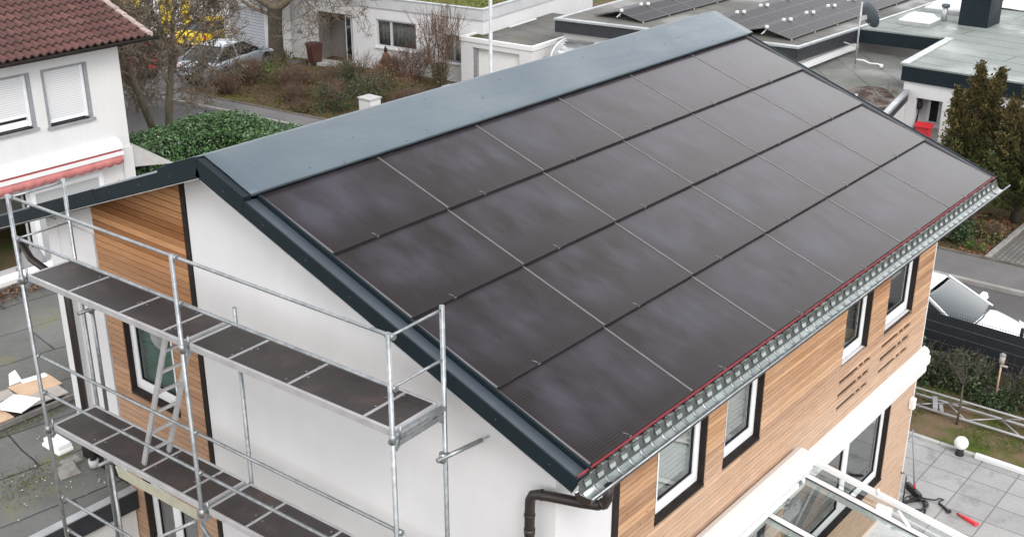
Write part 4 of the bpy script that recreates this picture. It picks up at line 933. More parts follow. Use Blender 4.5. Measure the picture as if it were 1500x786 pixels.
for i, h in enumerate(NWn[:2]):
    a, b, c, d = h; m = MB(); t = .07
    for q in ((a - .0, a + t, c, d), (b - t - .02, b, c, d), (a + t, b - t - .02, d - .05, d)): m.box((q[0] + .001, NY - .008, q[2]), (q[1] - .001, NY + .14, q[3]))
    wn = m.build('window', 'greyframe', nh)
    m = MB(); m.box((a + t, NY + .10, c + (.34 if i else .12)), (b - t - .1, NY + .12, d - .051)); m.build('shutter', 'shutter', wn)
    m = MB(); m.box((b - t - .10, NY + .055, c + .05), (b - t - .022, NY + .13, d - .051)); m.box((a + t, NY + .085, c + (.28 if i else .06)), (b - t - .101, NY + .13, c + (.34 if i else .12))); m.box((a + t, NY + .10, c + .05), (b - t - .101, NY + .13, c + .20)) if i else None; m.build('guide_rail', 'pvc', wn)
    m = MB(); m.box((a - .03, NY - .07, c - .06), (b + .03, NY + .12, c + .0)); m.build('sill', 'sill', wn)
    m = MB(); m.box((a + t, NY + .135, c), (b - t, NY + .15, d)); m.build('pane', 'dark', wn)
m = MB(); m.box((6.22, NY - .02, .06), (6.34, NY + .10, 1.92)); m.box((8.10, NY - .02, .06), (8.22, NY + .10, 1.92)); m.box((6.341, NY - .02, 1.82), (8.099, NY + .10, 1.92)); m.box((6.10, NY + .02, .06), (6.20, NY + .12, 1.92)); pd = m.build('patio_door', 'pvc', nh)
m = MB(); m.box((6.342, NY + .03, .05), (8.098, NY + .05, 1.819)); m.build('shutter', 'shutter_grey', pd)
m = MB(); m.box((3.3, NY + .02, 1.925), (8.22, NY + .10, 1.98)); m.build('lintel', 'concgrey', pd)
m = MB(); m.prism([(3.2, NY - .001, 2.72), (3.2, NY - .16, 2.66), (3.2, NY - .26, 2.56), (3.2, NY - .26, 2.46), (3.2, NY - .001, 2.46)], (5.55, 0, 0)); aw2 = m.build('awning', 'cassette', nh)
m = MB(); m.hexa([(3.25, NY - .30, 2.40), (8.70, NY - .30, 2.40), (8.70, NY - .05, 2.455), (3.25, NY - .05, 2.455), (3.25, NY - .30, 2.42), (8.70, NY - .30, 2.42), (8.70, NY - .05, 2.459), (3.25, NY - .05, 2.459)]); m.build('awning_fabric', 'awn_dark', aw2)
m = MB(); m.box((3.25, NY - .36, 2.33), (8.70, NY - .29, 2.42)); m.build('front_bar', 'cassette', aw2)
m = MB(); rows = []; n = 240
for k in range(n + 1):
    x = 3.27 + 5.41 * k / n; sc_ = abs(math.sin(math.pi * (x - 3.27) / .27)); rows.append([(x, NY - .335 + .008 * math.sin(x * 9), 2.33), (x, NY - .345 + .012 * math.sin(x * 9), 2.33 - .19 - .05 * sc_)])
m.grid(rows); m.build('valance', 'awn', aw2, solid=.003)
# things on the neighbour's patio
ch = thing('clay_stove', (8.42, 20.75, .24), 'terracotta garden stove with a pointed chimney beside the closed patio shutter', 'garden stove')
m = MB(); m.lathe([(.16, .02), (.20, .3), (.21, .5), (.16, .75), (.09, .95), (.085, 1.16), (.115, 1.17), (.115, 1.22), (.10, 1.25)], (8.42, 20.75, .24), 18); m.build('body', 'clay', ch)
m = MB(); m.lathe([(.12, 1.252), (.10, 1.30), (.05, 1.36), (.028, 1.40), (.03, 1.45), (.012, 1.50)], (8.42, 20.75, .24), 14); m.build('chimney_cap', 'clay', ch); m = MB(); m.box((8.2, 20.53, .02), (8.64, 20.97, .25)); m.build('plinth', 'conc', ch)
gb = thing('barbecue_trolley', (5.35, 19.9, .02), 'grey trolley with a pale rounded lid on the patio under the awning', 'barbecue')
m = MB(); m.lathe([(.30, .55), (.33, .65), (.30, .72), (.2, .95), (.05, 1.02)], (5.35, 19.9, .02), 18); m.build('lid', 'sill', gb)
m = MB(); m.box((5.05, 19.6, .20), (5.65, 20.2, .54), bev=.03); m.build('body', 'zincgrey', gb)
for x in (5.1, 5.6):
    for y in (19.65, 20.15):
        m = MB(); m.tube([(x, y, .02), (x, y, .2)], .03, 8); m.build('leg', 'binblack', gb)
m = MB(); m.tube([(5.0, 19.75, .9), (4.9, 19.7, 1.25), (4.95, 19.85, 1.5), (5.1, 20.0, 1.55)], .02, 8); m.build('handle', 'galv', gb)
m = MB(); m.face([(9.14, 21.24, 1.80), (10.06, 20.70, 1.79), (9.14, 22.9, 2.62)]); sl_ = solo(m, 'sun_sail', 'sail', (9.14, 21.3, 1.8), 'grey triangular canvas sail hung between the white house corner and the hedge', 'sun sail', solid=.015)
pt_ = thing('potted_plant', (6.25, 20.35, .02), 'dry bare plant in a trough below the patio door frame', 'plant')
m = MB(); m.box((5.7, 20.2, .02), (7.1, 20.5, .22)); m.build('trough', 'sill', pt_)
m = MB()
for k in range(26): branchy(m, (rnd.uniform(5.75, 7.05), 20.35, .2), (rnd.gauss(0, .5), rnd.gauss(0, .5), 1), .25, .006, 1, .6, .2, 3, 2, .003)
m.build('stems', 'twig', pt_)

# ================================================================== HEDGE
hd = thing('laurel_hedge', (11.5, 22.6, 0), 'thick clipped dark green laurel hedge behind the house ridge', 'hedge')
m = MB(); HS = [((9.35, 21.75, 0), (14.0, 23.55, 1.98)), ((12.5, 12.0, 0), (14.0, 21.8, 1.98))]
def hn(p): return mnoise.noise(p * .9) * .14 + mnoise.noise(p * 2.7) * .07
for (a, b) in HS:
    A_, B_ = Vector(a), Vector(b); dx, dy, dz = B_ - A_; ar = [dx * dz, dy * dz, dx * dz * .5, dy * dz * .7, dx * dy]; tot = sum(ar)
    for k in range(int(tot * 420)):
        s_ = rnd.random() * tot; u, v = rnd.random(), rnd.random()
        if s_ < ar[0]: p = Vector((A_.x + u * dx, A_.y, v * dz)); n_ = Vector((0, -1, .5))
        elif s_ < ar[0] + ar[1]: p = Vector((A_.x, A_.y + u * dy, v * dz)); n_ = Vector((-1, 0, .5))
        elif s_ < ar[0] + ar[1] + ar[2]: p = Vector((A_.x + u * dx, B_.y, v * dz)); n_ = Vector((0, 1, .5))
        elif s_ < sum(ar[:4]): p = Vector((B_.x, A_.y + u * dy, v * dz)); n_ = Vector((1, 0, .5))
        else: p = Vector((A_.x + u * dx, A_.y + v * dy, dz)); n_ = Vector((0, 0, 1))
        d_ = n_.normalized() * (hn(p) - abs(rnd.gauss(0, .07))); p = p + d_
        if p.z > dz: p.z = dz + hn(p) * .9 + rnd.gauss(0, .03)
        m.leaf(p, n_ + Vector((rnd.gauss(0, .6), rnd.gauss(0, .6), rnd.gauss(0.2, .6))), rnd.uniform(.08, .15), .45, min(1, max(0, rnd.gauss(.5, .25))))
m.build('foliage', 'leaf_hedge', hd)
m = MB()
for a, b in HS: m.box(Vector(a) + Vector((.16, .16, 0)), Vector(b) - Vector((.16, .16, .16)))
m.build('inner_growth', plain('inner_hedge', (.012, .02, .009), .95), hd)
m = MB()
for k in range(40): m.tube([(9.5 + k * .11, 22.4 + rnd.uniform(-.5, .5), 0), (9.5 + k * .11, 22.5, 1.2)], .015, 4)
m.build('stems', 'bark', hd)

# ================================================================== BARE TREES
def tree(c, trunk, r0, label, limbs, mat='bark', twmat='twig', group='bare trees along the street', tw=1.0):
    t = thing('bare_tree', c, label, 'tree', group); m = MB(); m.tube(trunk, r0, 10, cap=False); m.build('trunk', mat, t)
    m = MB(); 
    for (p, d, L, r, dep) in limbs: branchy(m, p, d, L, r, dep, .6, .28, 4, 2, .0095, 6, .72, .30)
    m.build('crown', twmat, t); return t
tree((13.35, 26.2, 0), [(13.35, 26.2, 0), (13.1, 26.05, .9), (12.75, 26.0, 2.0), (12.4, 26.0, 3.15), (12.1, 26.1, 3.9)], [.14, .125, .11, .10, .07], 'leaning bare tree with a dark mossy trunk behind the hedge next to the white house',
     [((12.1, 26.1, 3.9), (-.35, .1, 1), 1.25, .055, 5), ((12.2, 26.05, 3.7), (.6, -.1, 1), 1.2, .05, 5), ((12.4, 26, 3.15), (-.5, .5, .9), 1.2, .045, 5), ((12.55, 26, 2.6), (.8, .4, .8), 1.15, .04, 4), ((12.45, 26, 2.9), (-.9, -.3, .6), 1.1, .04, 4), ((12.2, 26.05, 3.7), (-1, .3, .7), 1.2, .04, 5), ((12.4, 26, 3.2), (-1, -.4, .35), 1.1, .03, 4), ((12.3, 26, 3.5), (.3, .9, .5), 1.1, .03, 4), ((12.6, 26, 2.4), (-.9, .5, .5), 1.0, .025, 4), ((12.4, 26, 3.0), (.9, .8, .4), 1.1, .03, 4)], 'bark2')
tree((13.62, 26.0, 0), [(13.62, 26.0, 0), (13.6, 26.0, 1.0), (13.72, 26.0, 1.9), (13.95, 26.05, 2.75), (14.1, 26.1, 3.5), (14.25, 26.1, 4.3)], [.15, .13, .12, .10, .08, .06], 'upright bare tree with a pale trunk and dense twigs in front of the parked cars',
     [((14.25, 26.1, 4.3), (.15, 0, 1), 1.3, .055, 5), ((14.1, 26.1, 3.5), (-.6, .1, 1), 1.25, .05, 5), ((13.95, 26.05, 2.75), (.8, .2, .8), 1.3, .05, 5), ((13.8, 26, 2.3), (-.8, -.2, .8), 1.1, .04, 5), ((14.0, 26.05, 3.1), (.9, -.5, .7), 1.2, .04, 5), ((14.0, 26.05, 3.2), (.2, .9, .8), 1.2, .04, 4), ((13.7, 26, 1.7), (.9, 0, .3), .9, .022, 4), ((13.75, 26, 2.0), (-.9, .3, .4), .9, .022, 4), ((13.64, 26, 1.4), (.6, -.5, .25), .8, .016, 3), ((13.9, 26, 2.7), (1, .3, .3), 1.1, .03, 5), ((13.95, 26, 2.9), (-1, .4, .3), 1.1, .03, 5), ((14.1, 26.1, 3.5), (.9, .6, .5), 1.2, .035, 5), ((14.2, 26.1, 4.0), (-.8, -.4, .6), 1.2, .035, 5), ((13.8, 26, 2.2), (.8, .6, .2), 1.0, .022, 4), ((13.75, 26, 2.0), (1, -.1, .1), 1.0, .02, 4), ((14.2, 26.1, 4.1), (1, 0, .5), 1.2, .035, 5)], 'bark2')
bt = tree((24.4, 33.7, 0), [(24.4, 33.7, 0), (24.4, 33.7, .5), (24.45, 33.7, 1.5), (24.5, 33.7, 2.3)], [.40, .33, .30, .31], 'big bare tree with a thick grey trunk in front of the white bungalow wall',
     [((24.5, 33.7, 2.25), (-.75, .55, .9), 1.9, .19, 6), ((24.55, 33.65, 2.25), (.45, -.75, 1.0), 2.0, .19, 6), ((24.5, 33.7, 2.3), (.05, .0, 1), 1.8, .17, 5), ((24.45, 33.8, 2.0), (-.9, .9, .25), 1.7, .09, 5), ((24.9, 33.1, 3.0), (.35, -1, .15), 2.0, .07, 5), ((24.9, 33.0, 3.2), (-.25, -1, -.1), 1.8, .05, 5)], 'bark', group=None)

bt2 = thing('bare_bush', (16.2, 31.6, 0), 'tangle of tan bare twigs beside the tiled roof edge in front of the red car', 'shrub')
m = MB()
for k in range(26):
    a = rnd.random() * 6.283; branchy(m, (16.2 + rnd.gauss(0, .5), 31.6 + rnd.gauss(0, .5), 0), (.45 * math.cos(a), .45 * math.sin(a), 1), 1.15, .02, 3, .5, .4, 4, 2, .009, 4, .75, .22)
m.build('twigs', 'twig', bt2)
# ================================================================== WHITE BUNGALOW ACROSS THE STREET
bg_ = thing('sedum_bungalow', (30, 29, 0), 'white flat roofed bungalow with a green sedum roof behind the front garden', 'house')
A0 = Vector((25.55, 34.6, 0)); A1 = Vector((26.95, 24.4, 0)); FD = (A1 - A0).normalized(); FN = Vector((-FD.y, FD.x, 0)); FL = (A1 - A0).length   # FN points into the building
if FN.x < 0: FN = -FN
def F(u, d, z): return A0 + FD * u + FN * d + Vector((0, 0, z))
def fbox(mb, u0, u1, d0, d1, z0, z1, tone=None): mb.hexa([F(u0, d0, z0), F(u1, d0, z0), F(u1, d1, z0), F(u0, d1, z0), F(u0, d0, z1), F(u1, d0, z1), F(u1, d1, z1), F(u0, d1, z1)], tone)
def upt(px):   # facade coordinate of a world Y value
    return (A0.y - px) / (-FD.y)
BW = [(upt(32.6), upt(30.75), .05, 2.12), (upt(29.55), upt(27.55), .98, 2.10), (upt(26.2), upt(25.0), .75, 1.85)]
m = MB()
for a, b, c, d in cells(0, FL, 0, 2.55, BW): fbox(m, a, b, 0, .25, c, d)
fbox(m, FL - .25, FL, .251, 9, 0, 2.55); fbox(m, 0, .25, .251, 9, 0, 2.55); fbox(m, .26, FL - .26, 8, 8.2, 0, 2.5); m.build('wall', 'white', bg_)
m = MB(); fbox(m, -.02, FL + .06, -.06, .10, 2.552, 2.95); fbox(m, FL - .10, FL + .06, .101, 9, 2.552, 2.95); fbox(m, -.02, .12, .101, 9, 2.552, 2.95); m.build('parapet', 'concgrey', bg_)
m = MB(); fbox(m, .0, FL + .08, -.08, .14, 2.951, 2.99); fbox(m, FL - .14, FL + .08, .141, 9, 2.951, 2.99); m.build('coping', 'zincgrey', bg_)
m = MB(); fbox(m, .121, FL - .101, .101, 9, 2.7, 2.93); m.build('roof', 'sedum', bg_)
m = MB()
for k in range(9000): 
    u, d = rnd.uniform(.2, FL - .2), rnd.uniform(.2, 6); m.leaf(F(u, d, 2.935 + rnd.random() * .03), (rnd.gauss(0, .6), rnd.gauss(0, .6), 1), rnd.uniform(.04, .10), .7)
tag(m.build('sedum', 'leaf_olive', bg_), kind='stuff')
a, b, c, d = BW[0]; m = MB(); fbox(m, a, a + .04, .02, .9, c, d); fbox(m, a + .041, b, .86, .9, c, d); fbox(m, b - .04, b, .02, .85, c, d); fbox(m, a + .041, b - .041, .02, .85, d - .04, d); en = m.build('entrance', 'door_grey', bg_)
m = MB(); fbox(m, a + .45, a + 1.25, .82, .859, c, d - .06); m.build('door', 'door_grey', en)
m = MB(); 
for i in range(3):
    for j in range(3): fbox(m, a + .55 + i * .2, a + .67 + i * .2, .80, .819, 1.65 + j * .14, 1.74 + j * .14)
split(m, 'door_light', 'dark', en)
m = MB(); fbox(m, b - .42, b - .06, .05, .10, c + .02, d - .05); m.build('side_frame', 'concgrey', en)
m = MB(); fbox(m, b - .36, b - .14, .04, .049, c + .15, d - .12); m.build('side_pane', 'carglass', en)
m = MB(); fbox(m, a - .1, b + .25, -.75, -.001, 0, .12); m.build('step', 'conc', bg_)
for i in (1, 2):
    a, b, c, d = BW[i]; m = MB(); t = .07; md = a + (b - a) * .36
    for q in ((a, a + t, c, d), (b - t, b, c, d), (a + t, b - t, c, c + t), (a + t, b - t, d - t, d), (md - .05, md + .05, c + t, d - t)): fbox(m, q[0] + .001, q[1] - .001, .06, .12, q[2] + .001, q[3] - .001)
    wn = m.build('window', 'concgrey' if i == 1 else 'greyframe', bg_)
    m = MB(); fbox(m, a + t, b - t, .10, .11, c + t, d - t); m.build('pane', 'glass', wn)
    m = MB(); rows = []
    for k in range(50):
        u = a + .06 + (b - a - .12) * k / 49; q = .20 + .03 * math.sin(k * 1.3); rows.append([F(u, q, c + .05), F(u, q, d - .05)])
    m.grid(rows); m.build('curtain', 'sill' if i == 1 else 'curtain', wn, solid=.003)
    m = MB(); fbox(m, a - .06, b + .06, -.07, .05, c - .06, c - .001); m.build('sill', 'cassette', wn)
m = MB(); fbox(m, upt(33.75), upt(33.45), -.02, -.001, 1.05, 1.18); m.build('letter_slot', 'greyframe', bg_)
# left garage part of the bungalow with the grey shutter door
lg = thing('bungalow_garage', (26, 36, 0), 'white garage wing with a grey slatted door behind the big tree', 'garage')
m = MB(); m.hexa([(24.75, 33.95, 0), (25.5, 33.95, 0), (25.5, 34.62, 0), (24.62, 34.62, 0), (24.75, 33.95, 2.35), (25.5, 33.95, 2.35), (25.5, 34.62, 2.35), (24.62, 34.62, 2.35)]); m.box((24.42, 36.65, 0), (25.3, 37.1, 2.5)); m.box((24.45, 34.621, 2.15), (25.3, 36.649, 2.5)); m.box((25.31, 34.7, 0), (30, 37.1, 2.4)); m.build('wall', 'white_old', lg)
m = MB(); m.box((24.68, 34.63, .02), (24.74, 36.64, 2.149)); m.build('garage_door', 'gdoor', lg)
m = MB(); m.box((24.35, 34.0, 2.501), (30, 37.2, 2.62)); m.build('roof', 'zincgrey', lg)
# low white entrance wall left of the door
# right garage with white door
wg = thing('white_garage', (28.5, 23, 0), 'white flat garage with a white up-and-over door and mossy bitumen roof', 'garage')
GA = Vector((26.05, 24.75, 0)); GBv = Vector((26.30, 21.45, 0)); gd = (GBv - GA).normalized(); gn = Vector((-gd.y, gd.x, 0)); gl = (GBv - GA).length
if gn.x < 0: gn = -gn
def Gp(u, d, z): return GA + gd * u + gn * d + Vector((0, 0, z))
def gbox(mb, u0, u1, d0, d1, z0, z1): mb.hexa([Gp(u0, d0, z0), Gp(u1, d0, z0), Gp(u1, d1, z0), Gp(u0, d1, z0), Gp(u0, d0, z1), Gp(u1, d0, z1), Gp(u1, d1, z1), Gp(u0, d1, z1)])
m = MB()
for a, b, c, d in cells(0, gl, 0, 1.90, [(.55, 2.72, 0, 1.70)]): gbox(m, a, b, 0, .25, c, d)
gbox(m, gl - .2, gl, .251, 6.2, 0, 1.9); gbox(m, 0, .2, .251, .95, 0, 1.9); m.build('wall', 'white', wg)
m = MB(); gbox(m, -.04, gl + .04, -.04, .12, 1.901, 2.06); gbox(m, gl - .12, gl + .04, .121, 6.2, 1.901, 2.06); gbox(m, -.04, .12, .121, .95, 1.901, 2.06); m.build('parapet', 'cassette', wg)
m = MB(); gbox(m, .121, gl - .121, .121, 6.2, 1.85, 2.0); m.build('roof', 'bit_dark', wg)
m = MB(); gbox(m, .56, 2.71, .18, .22, .01, 1.69); m.build('garage_door', 'doorwhite', wg)
m = MB(); gbox(m, .551, .72, .05, .179, .01, 1.69); m.build('door_jamb', 'sill', wg)
m = MB(); gbox(m, .9, 3.1, 5.9 - 3.0, 5.98 - 3.0, 2.001, 2.03) if False else m.bar(Gp(.45, 2.6, 2.03), Gp(.35, 4.6, 2.03), .10, .04); m.build('roof_batten', 'cassette', wg)
m = MB()
for k in range(1500): 
    u, d = (.14 + abs(rnd.gauss(0, .25)), rnd.uniform(.14, 1.0)) if k % 2 else (rnd.uniform(.14, 3), .14 + abs(rnd.gauss(0, .06))); m.leaf(Gp(min(u, 3.0), d, 2.005), (rnd.gauss(0, .6), rnd.gauss(0, .6), 1), rnd.uniform(.02, .05), .8)
tag(m.build('moss', 'leaf_olive', wg), kind='stuff')
for q in ((1.0, .3), (3.05, .3)): pass
m = MB(); m.box(Gp(gl + .002, .7, 1.45), Gp(gl + .08, .85, 1.55)); m.box(Gp(gl - .3, -.03, 1.0), Gp(gl - .22, -.001, 1.1)); split(m, 'wall_lamp', 'sill', wg)

# street lamp, pillar, bins, statue
lp = thing('lamp_post', (19.05, 17.3, 0), 'tall slim grey street lamp post standing behind the roof ridge', 'lamp post')
m = MB(); m.tube([(19.05, 17.3, 0), (19.05, 17.3, 1), (19.05, 17.3, 1.02), (19.05, 17.3, 7.5)], [.085, .085, .062, .05], 12); m.build('pole', 'zincgrey', lp)
m = MB(); m.tube([(19.05, 17.3, 7.5), (18.8, 17.3, 7.8), (18.0, 17.3, 7.9)], .035, 8); m.build('arm', 'zincgrey', lp)
m = MB(); m.box((17.4, 17.2, 7.84), (18.0, 17.4, 7.94), bev=.03); m.build('lamp_head', 'zincgrey', lp)
pl = thing('wall_pillar', (20.55, 24.1, 0), 'short white pillar with a pale cap at the end of the garden bed', 'pillar')
m = MB(); m.box((20.3, 23.85, 0), (20.8, 24.42, .86)); m.build('shaft', 'white', pl); m = MB(); m.box((20.26, 23.81, .861), (20.84, 24.46, .90)); m.build('cap', 'conc', pl)
def bin_(c, mat, lab, rz):
    t = thing('wheelie_bin', c, lab, 'bin', None, rz); Mw = W[t]
    m = MB(); m.hexa([(-.21, -.2, .05), (.21, -.2, .05), (.21, .2, .05), (-.21, .2, .05), (-.25, -.27, .86), (.25, -.27, .86), (.25, .27, .86), (-.25, .27, .86)], bev=.03); m.bm.transform(Mw); m.build('body', mat, t)
    m = MB(); m.hexa([(-.27, -.29, .862), (.27, -.29, .862), (.27, .30, .862), (-.27, .30, .862), (-.24, -.26, .91), (.24, -.26, .91), (.24, .26, .94), (-.24, .26, .94)], bev=.015); m.bm.transform(Mw); m.build('lid', mat, t)
    m = MB(); m.tube([(-.24, .33, .86), (.24, .33, .86)], .016, 8); m.bm.transform(Mw); m.build('handle', mat, t)
    for x in (-.22, .22):
        m = MB(); m.tube([(x - .025, .2, .1), (x + .025, .2, .1)], .1, 14); m.bm.transform(Mw); m.build('wheel', 'tyre', t)
bin_((25.25, 32.25, 0), 'binbrown', 'brown wheelie bin against the white wall left of the front door', R(82))
bin_((23.75, 23.05, 0), 'binblack', 'black lidded wheelie bin behind the ridge beside the ivy covered shrub', R(75))
m = MB(); m.box((23.05, 22.5, 0), (23.55, 23.1, .93), bev=.02); t = thing('compost_bin', (23.3, 22.8, 0), 'dark bin with a tan board on its lid next to the black bin', 'bin'); m.build('body', 'binblack', t); m = MB(); m.box((23.08, 22.53, .931), (23.52, 23.06, .96)); m.build('lid_board', 'cardboard_d', t)
st = thing('garden_statue', (26.15, 28.95, 0), 'slim rusty metal garden figure standing below the bungalow window', 'statue')
m = MB(); m.lathe([(.04, 0), (.20, .18), (.22, .42), (.13, .72), (.05, .82)], (26.15, 28.95, .02), 14); m.build('body', 'rust', st)
m = MB(); m.lathe([(.02, .80), (.07, .86), (.06, .95), (.012, 1.06)], (26.15, 28.95, .02), 10); m.build('head', 'darktrim', st)
m = MB(); m.tube([(27.0, 20.3, 0), (27.0, 20.3, 1.55)], .02, 8); m.lathe([(.02, 0), (.13, .05), (.18, .17), (.15, .28), (.04, .36)], (27.0, 20.3, 1.5), 16); solo(m, 'garden_lamp', 'binblack', (27.0, 20.3, 0), 'round black lamp on a post just showing over the ridge beside the white garage', 'lamp')
# shrubs of the front garden
shrub('round_shrub', (24.0, 33.0, 0), .6, .6, .75, 'leaf_dark', 'low dark green shrub around the foot of the thick tree trunk', 700, .09)
shrub('round_shrub', (22.0, 31.0, 0), .6, .65, 1.15, 'leaf_bright', 'bright green bushy shrub in front of the thick tree trunk', 900, .09)
shrub('round_shrub', (21.2, 31.6, 0), .8, .8, .9, 'leaf_dark', 'dark leafless-looking shrub left of the bright green one', 500, .08, 60)
shrub('twiggy_shrub', (21.6, 29.4, 0), 1.2, 1.1, 1.0, 'leaf_brown', 'wide brown twiggy shrub right of the bright green one', 900, .06, 130)
shrub('twiggy_shrub', (19.9, 31.4, 0), .9, 1.3, .8, 'leaf_brown', 'low brown twiggy shrub near the silver car', 500, .06, 110)
shrub('round_shrub', (23.3, 28.9, 0), 1.0, 1.0, .8, 'leaf_olive', 'yellowish low shrub in the middle of the garden bed', 700, .07, 40)
shrub('round_shrub', (23.1, 27.4, 0), .75, .75, 1.55, 'leaf_dark', 'tall dark evergreen shrub left of the rusty hedge', 1500, .08)
shrub('round_shrub', (20.8, 26.2, 0), .9, .8, 1.0, 'leaf_dark', 'dark green shrub left of the white pillar', 1200, .08)
shrub('round_shrub', (21.8, 27.3, 0), 1.0, .9, .8, 'leaf_grey', 'grey green loose shrub behind the dark one by the pillar', 700, .07, 60)
shrub('twiggy_shrub', (24.3, 26.9, 0), .9, 1.0, .95, 'leaf_rust', 'rusty red clipped shrub below the rusty figure', 1500, .06, 40, asp=.7)
shrub('round_shrub', (23.6, 25.2, 0), 1.1, 1.1, .9, 'leaf_olive', 'olive shrub right of the rusty red one', 1300, .07, 30)
shrub('twiggy_shrub', (22.5, 24.2, 0), .8, .8, .8, 'leaf_grey', 'dry grey shrub with upright stems next to the dark bin', 300, .06, 110)
shrub('round_shrub', (22.6, 29.9, 0), .9, .9, .7, 'leaf_olive', 'low olive shrub behind the bright green bush', 900, .07, 40)
shrub('twiggy_shrub', (20.6, 28.2, 0), .9, 1.0, .7, 'leaf_olive', 'low tan twiggy shrub along the pavement edge of the bed', 600, .06, 110)
shrub('round_shrub', (24.6, 30.0, 0), .8, .9, .6, 'leaf_grey', 'grey green ground shrub near the bungalow door step', 800, .07, 50)
shrub('round_shrub', (22.4, 25.7, 0), .9, .8, 1.3, 'leaf_fence', 'leafy green shrub right behind the white pillar', 1400, .075, 20)
shrub('twiggy_shrub', (19.9, 27.0, 0), .6, .9, .5, 'leaf_olive', 'flat olive shrub at the pavement kerb', 700, .06, 40)
shrub('twiggy_shrub', (25.4, 28.0, 0), .6, .7, .9, 'leaf_brown', 'brown leafy shrub left of the rusty figure', 800, .07, 60)
shrub('round_shrub', (21.9, 32.6, 0), .9, .6, .8, 'leaf_brown', 'brown shrub between the silver car and the bright green bush', 800, .06, 110)
shrub('twiggy_shrub', (25.3, 26.8, 0), .9, 1.1, 1.5, 'leaf_rust', 'loose reddish shrub against the white bungalow wall', 350, .08, 60)
mt_ = thing('multi_stem_tree', (25.0, 24.9, 0), 'bundle of upright bare stems with ivy at its foot beside the garage', 'tree')
m = MB()
for k in range(34):
    a = rnd.random() * 6.283; branchy(m, (25.0 + .12 * math.cos(a), 24.9 + .12 * math.sin(a), .1), (.20 * math.cos(a), .20 * math.sin(a), 1), 1.35, .02, 2, .32, .5, 4, 2, .006, 5, .75, .14)
m.build('stems', 'twig_red', mt_)
m = MB(); m.tube([(25, 24.9, 0), (25, 24.9, 1.2)], [.15, .11], 8); m.build('trunk', 'bark', mt_)
m = MB(); leafcloud(m, 900, lambda: Vector((25 + rnd.gauss(0, .15), 24.9 + rnd.gauss(0, .15), rnd.uniform(0, 1.15))), .09); m.build('ivy', 'leaf_dark', mt_)
m = MB(); leafcloud(m, 260, lambda: Vector((25 + rnd.gauss(0, .5), 25.2 + rnd.gauss(0, .5), rnd.uniform(.9, 2.6))), .08); m.build('foliage', 'leaf_rust', mt_)
# leaf litter over the bed
m = MB()
for k in range(4200):
    y = rnd.uniform(21, 33); x = rnd.uniform(kx(y) + ofs(y) + .12, 26.2); m.leaf((x, y, .03), (rnd.gauss(0, .7), rnd.gauss(0, .7), 1), rnd.uniform(.05, .11), .7)
tag(m.build('fallen_leaves', 'leaf_brown'), kind='stuff')

# ================================================================== FAR LEFT BACKGROUND
fb = thing('far_bungalow', (30, 46, 0), 'far white house front with yellow panels seen through the bare twigs', 'house')
m = MB(); m.box((24.6, 39.6, 0), (34, 52, 3.0)); m.box((19.5, 52.1, 0), (34, 60, 3.2)); m.build('wall', 'white_old', fb)
for x0, y0, y1, z0, z1 in ((24.55, 41.0, 42.0, .2, 2.6), (24.55, 43.6, 45.4, .3, 2.7), (24.55, 39.7, 40.3, .2, 2.6)):
    m = MB(); m.box((x0, y0, z0), (24.599, y1, z1)); m.build('yellow_panel', 'yellow', fb)
m = MB(); m.box((24.55, 47, .8), (24.599, 49, 2.2)); m.build('window', 'carglass', fb)
m = MB(); m.box((24.4, 39.4, 3.001), (34.2, 52.2, 3.2)); m.build('roof', 'zincgrey', fb)

# ================================================================== BUNGALOW WITH PV ON THE FLAT ROOF
pvb_ = thing('pv_bungalow', (35, 17, 0), 'flat roofed house with dark fascia carrying rows of tilted solar modules', 'house')
PP = [(27.56, 21.4), (28.8, 12.16), (33.06, 11.98), (46, 11.6), (46, 22.5)]
def inset(P, d):
    cx = sum(p[0] for p in P) / len(P); cy = sum(p[1] for p in P) / len(P); return [(p[0] + (cx - p[0]) * d, p[1] + (cy - p[1]) * d) for p in P]
m = MB(); m.prism([(x, y, 2.42) for x, y in PP], (0, 0, .44)); m.build('fascia', 'darkfascia', pvb_)
m = MB(); m.prism([(x, y, 0) for x, y in inset(PP, .035)], (0, 0, 2.41)); m.build('wall', 'white', pvb_)
m = MB(); m.prism([(x, y, 2.861) for x, y in inset(PP, -.006)], (0, 0, .07)); m.build('coping', 'zincgrey', pvb_)
m = MB(); m.prism([(x, y, 2.9315) for x, y in inset(PP, .03)], (0, 0, .012)); m.build('roof', 'bit_dark', pvb_)
m = MB()     # white ledge below the fascia over the low roof
m.box((28.9, 11.86, 2.22), (33.0, 12.05, 2.36)); m.build('wall_ledge', 'cassette', pvb_)
dc = []
for k in range(3):       # curved door canopy with three arched ribs
    y = 20.95 - k * 1.35; m = MB(); pts = [(27.62 + .1 * (20.95 - y) * .9 - .95 * math.sin(a), y - .06, 1.62 + .62 * math.cos(a)) for a in [i * math.pi / 2 / 8 for i in range(9)]]; m.tube(pts, .03, 6); dc.append(pts); m.build('canopy_rib', 'cassette', pvb_)
m = MB(); m.grid(dc); m.build('door_canopy', 'clearpoly', pvb_, solid=.008)
m = MB(); m.bar(dc[0][-1], dc[2][-1], .05, .05); m.build('canopy_front_bar', 'cassette', pvb_)
m = MB(); m.box((27.9, 18.6, .02), (28.2, 19.6, 2.05)); m.build('entrance', 'greyframe', pvb_)
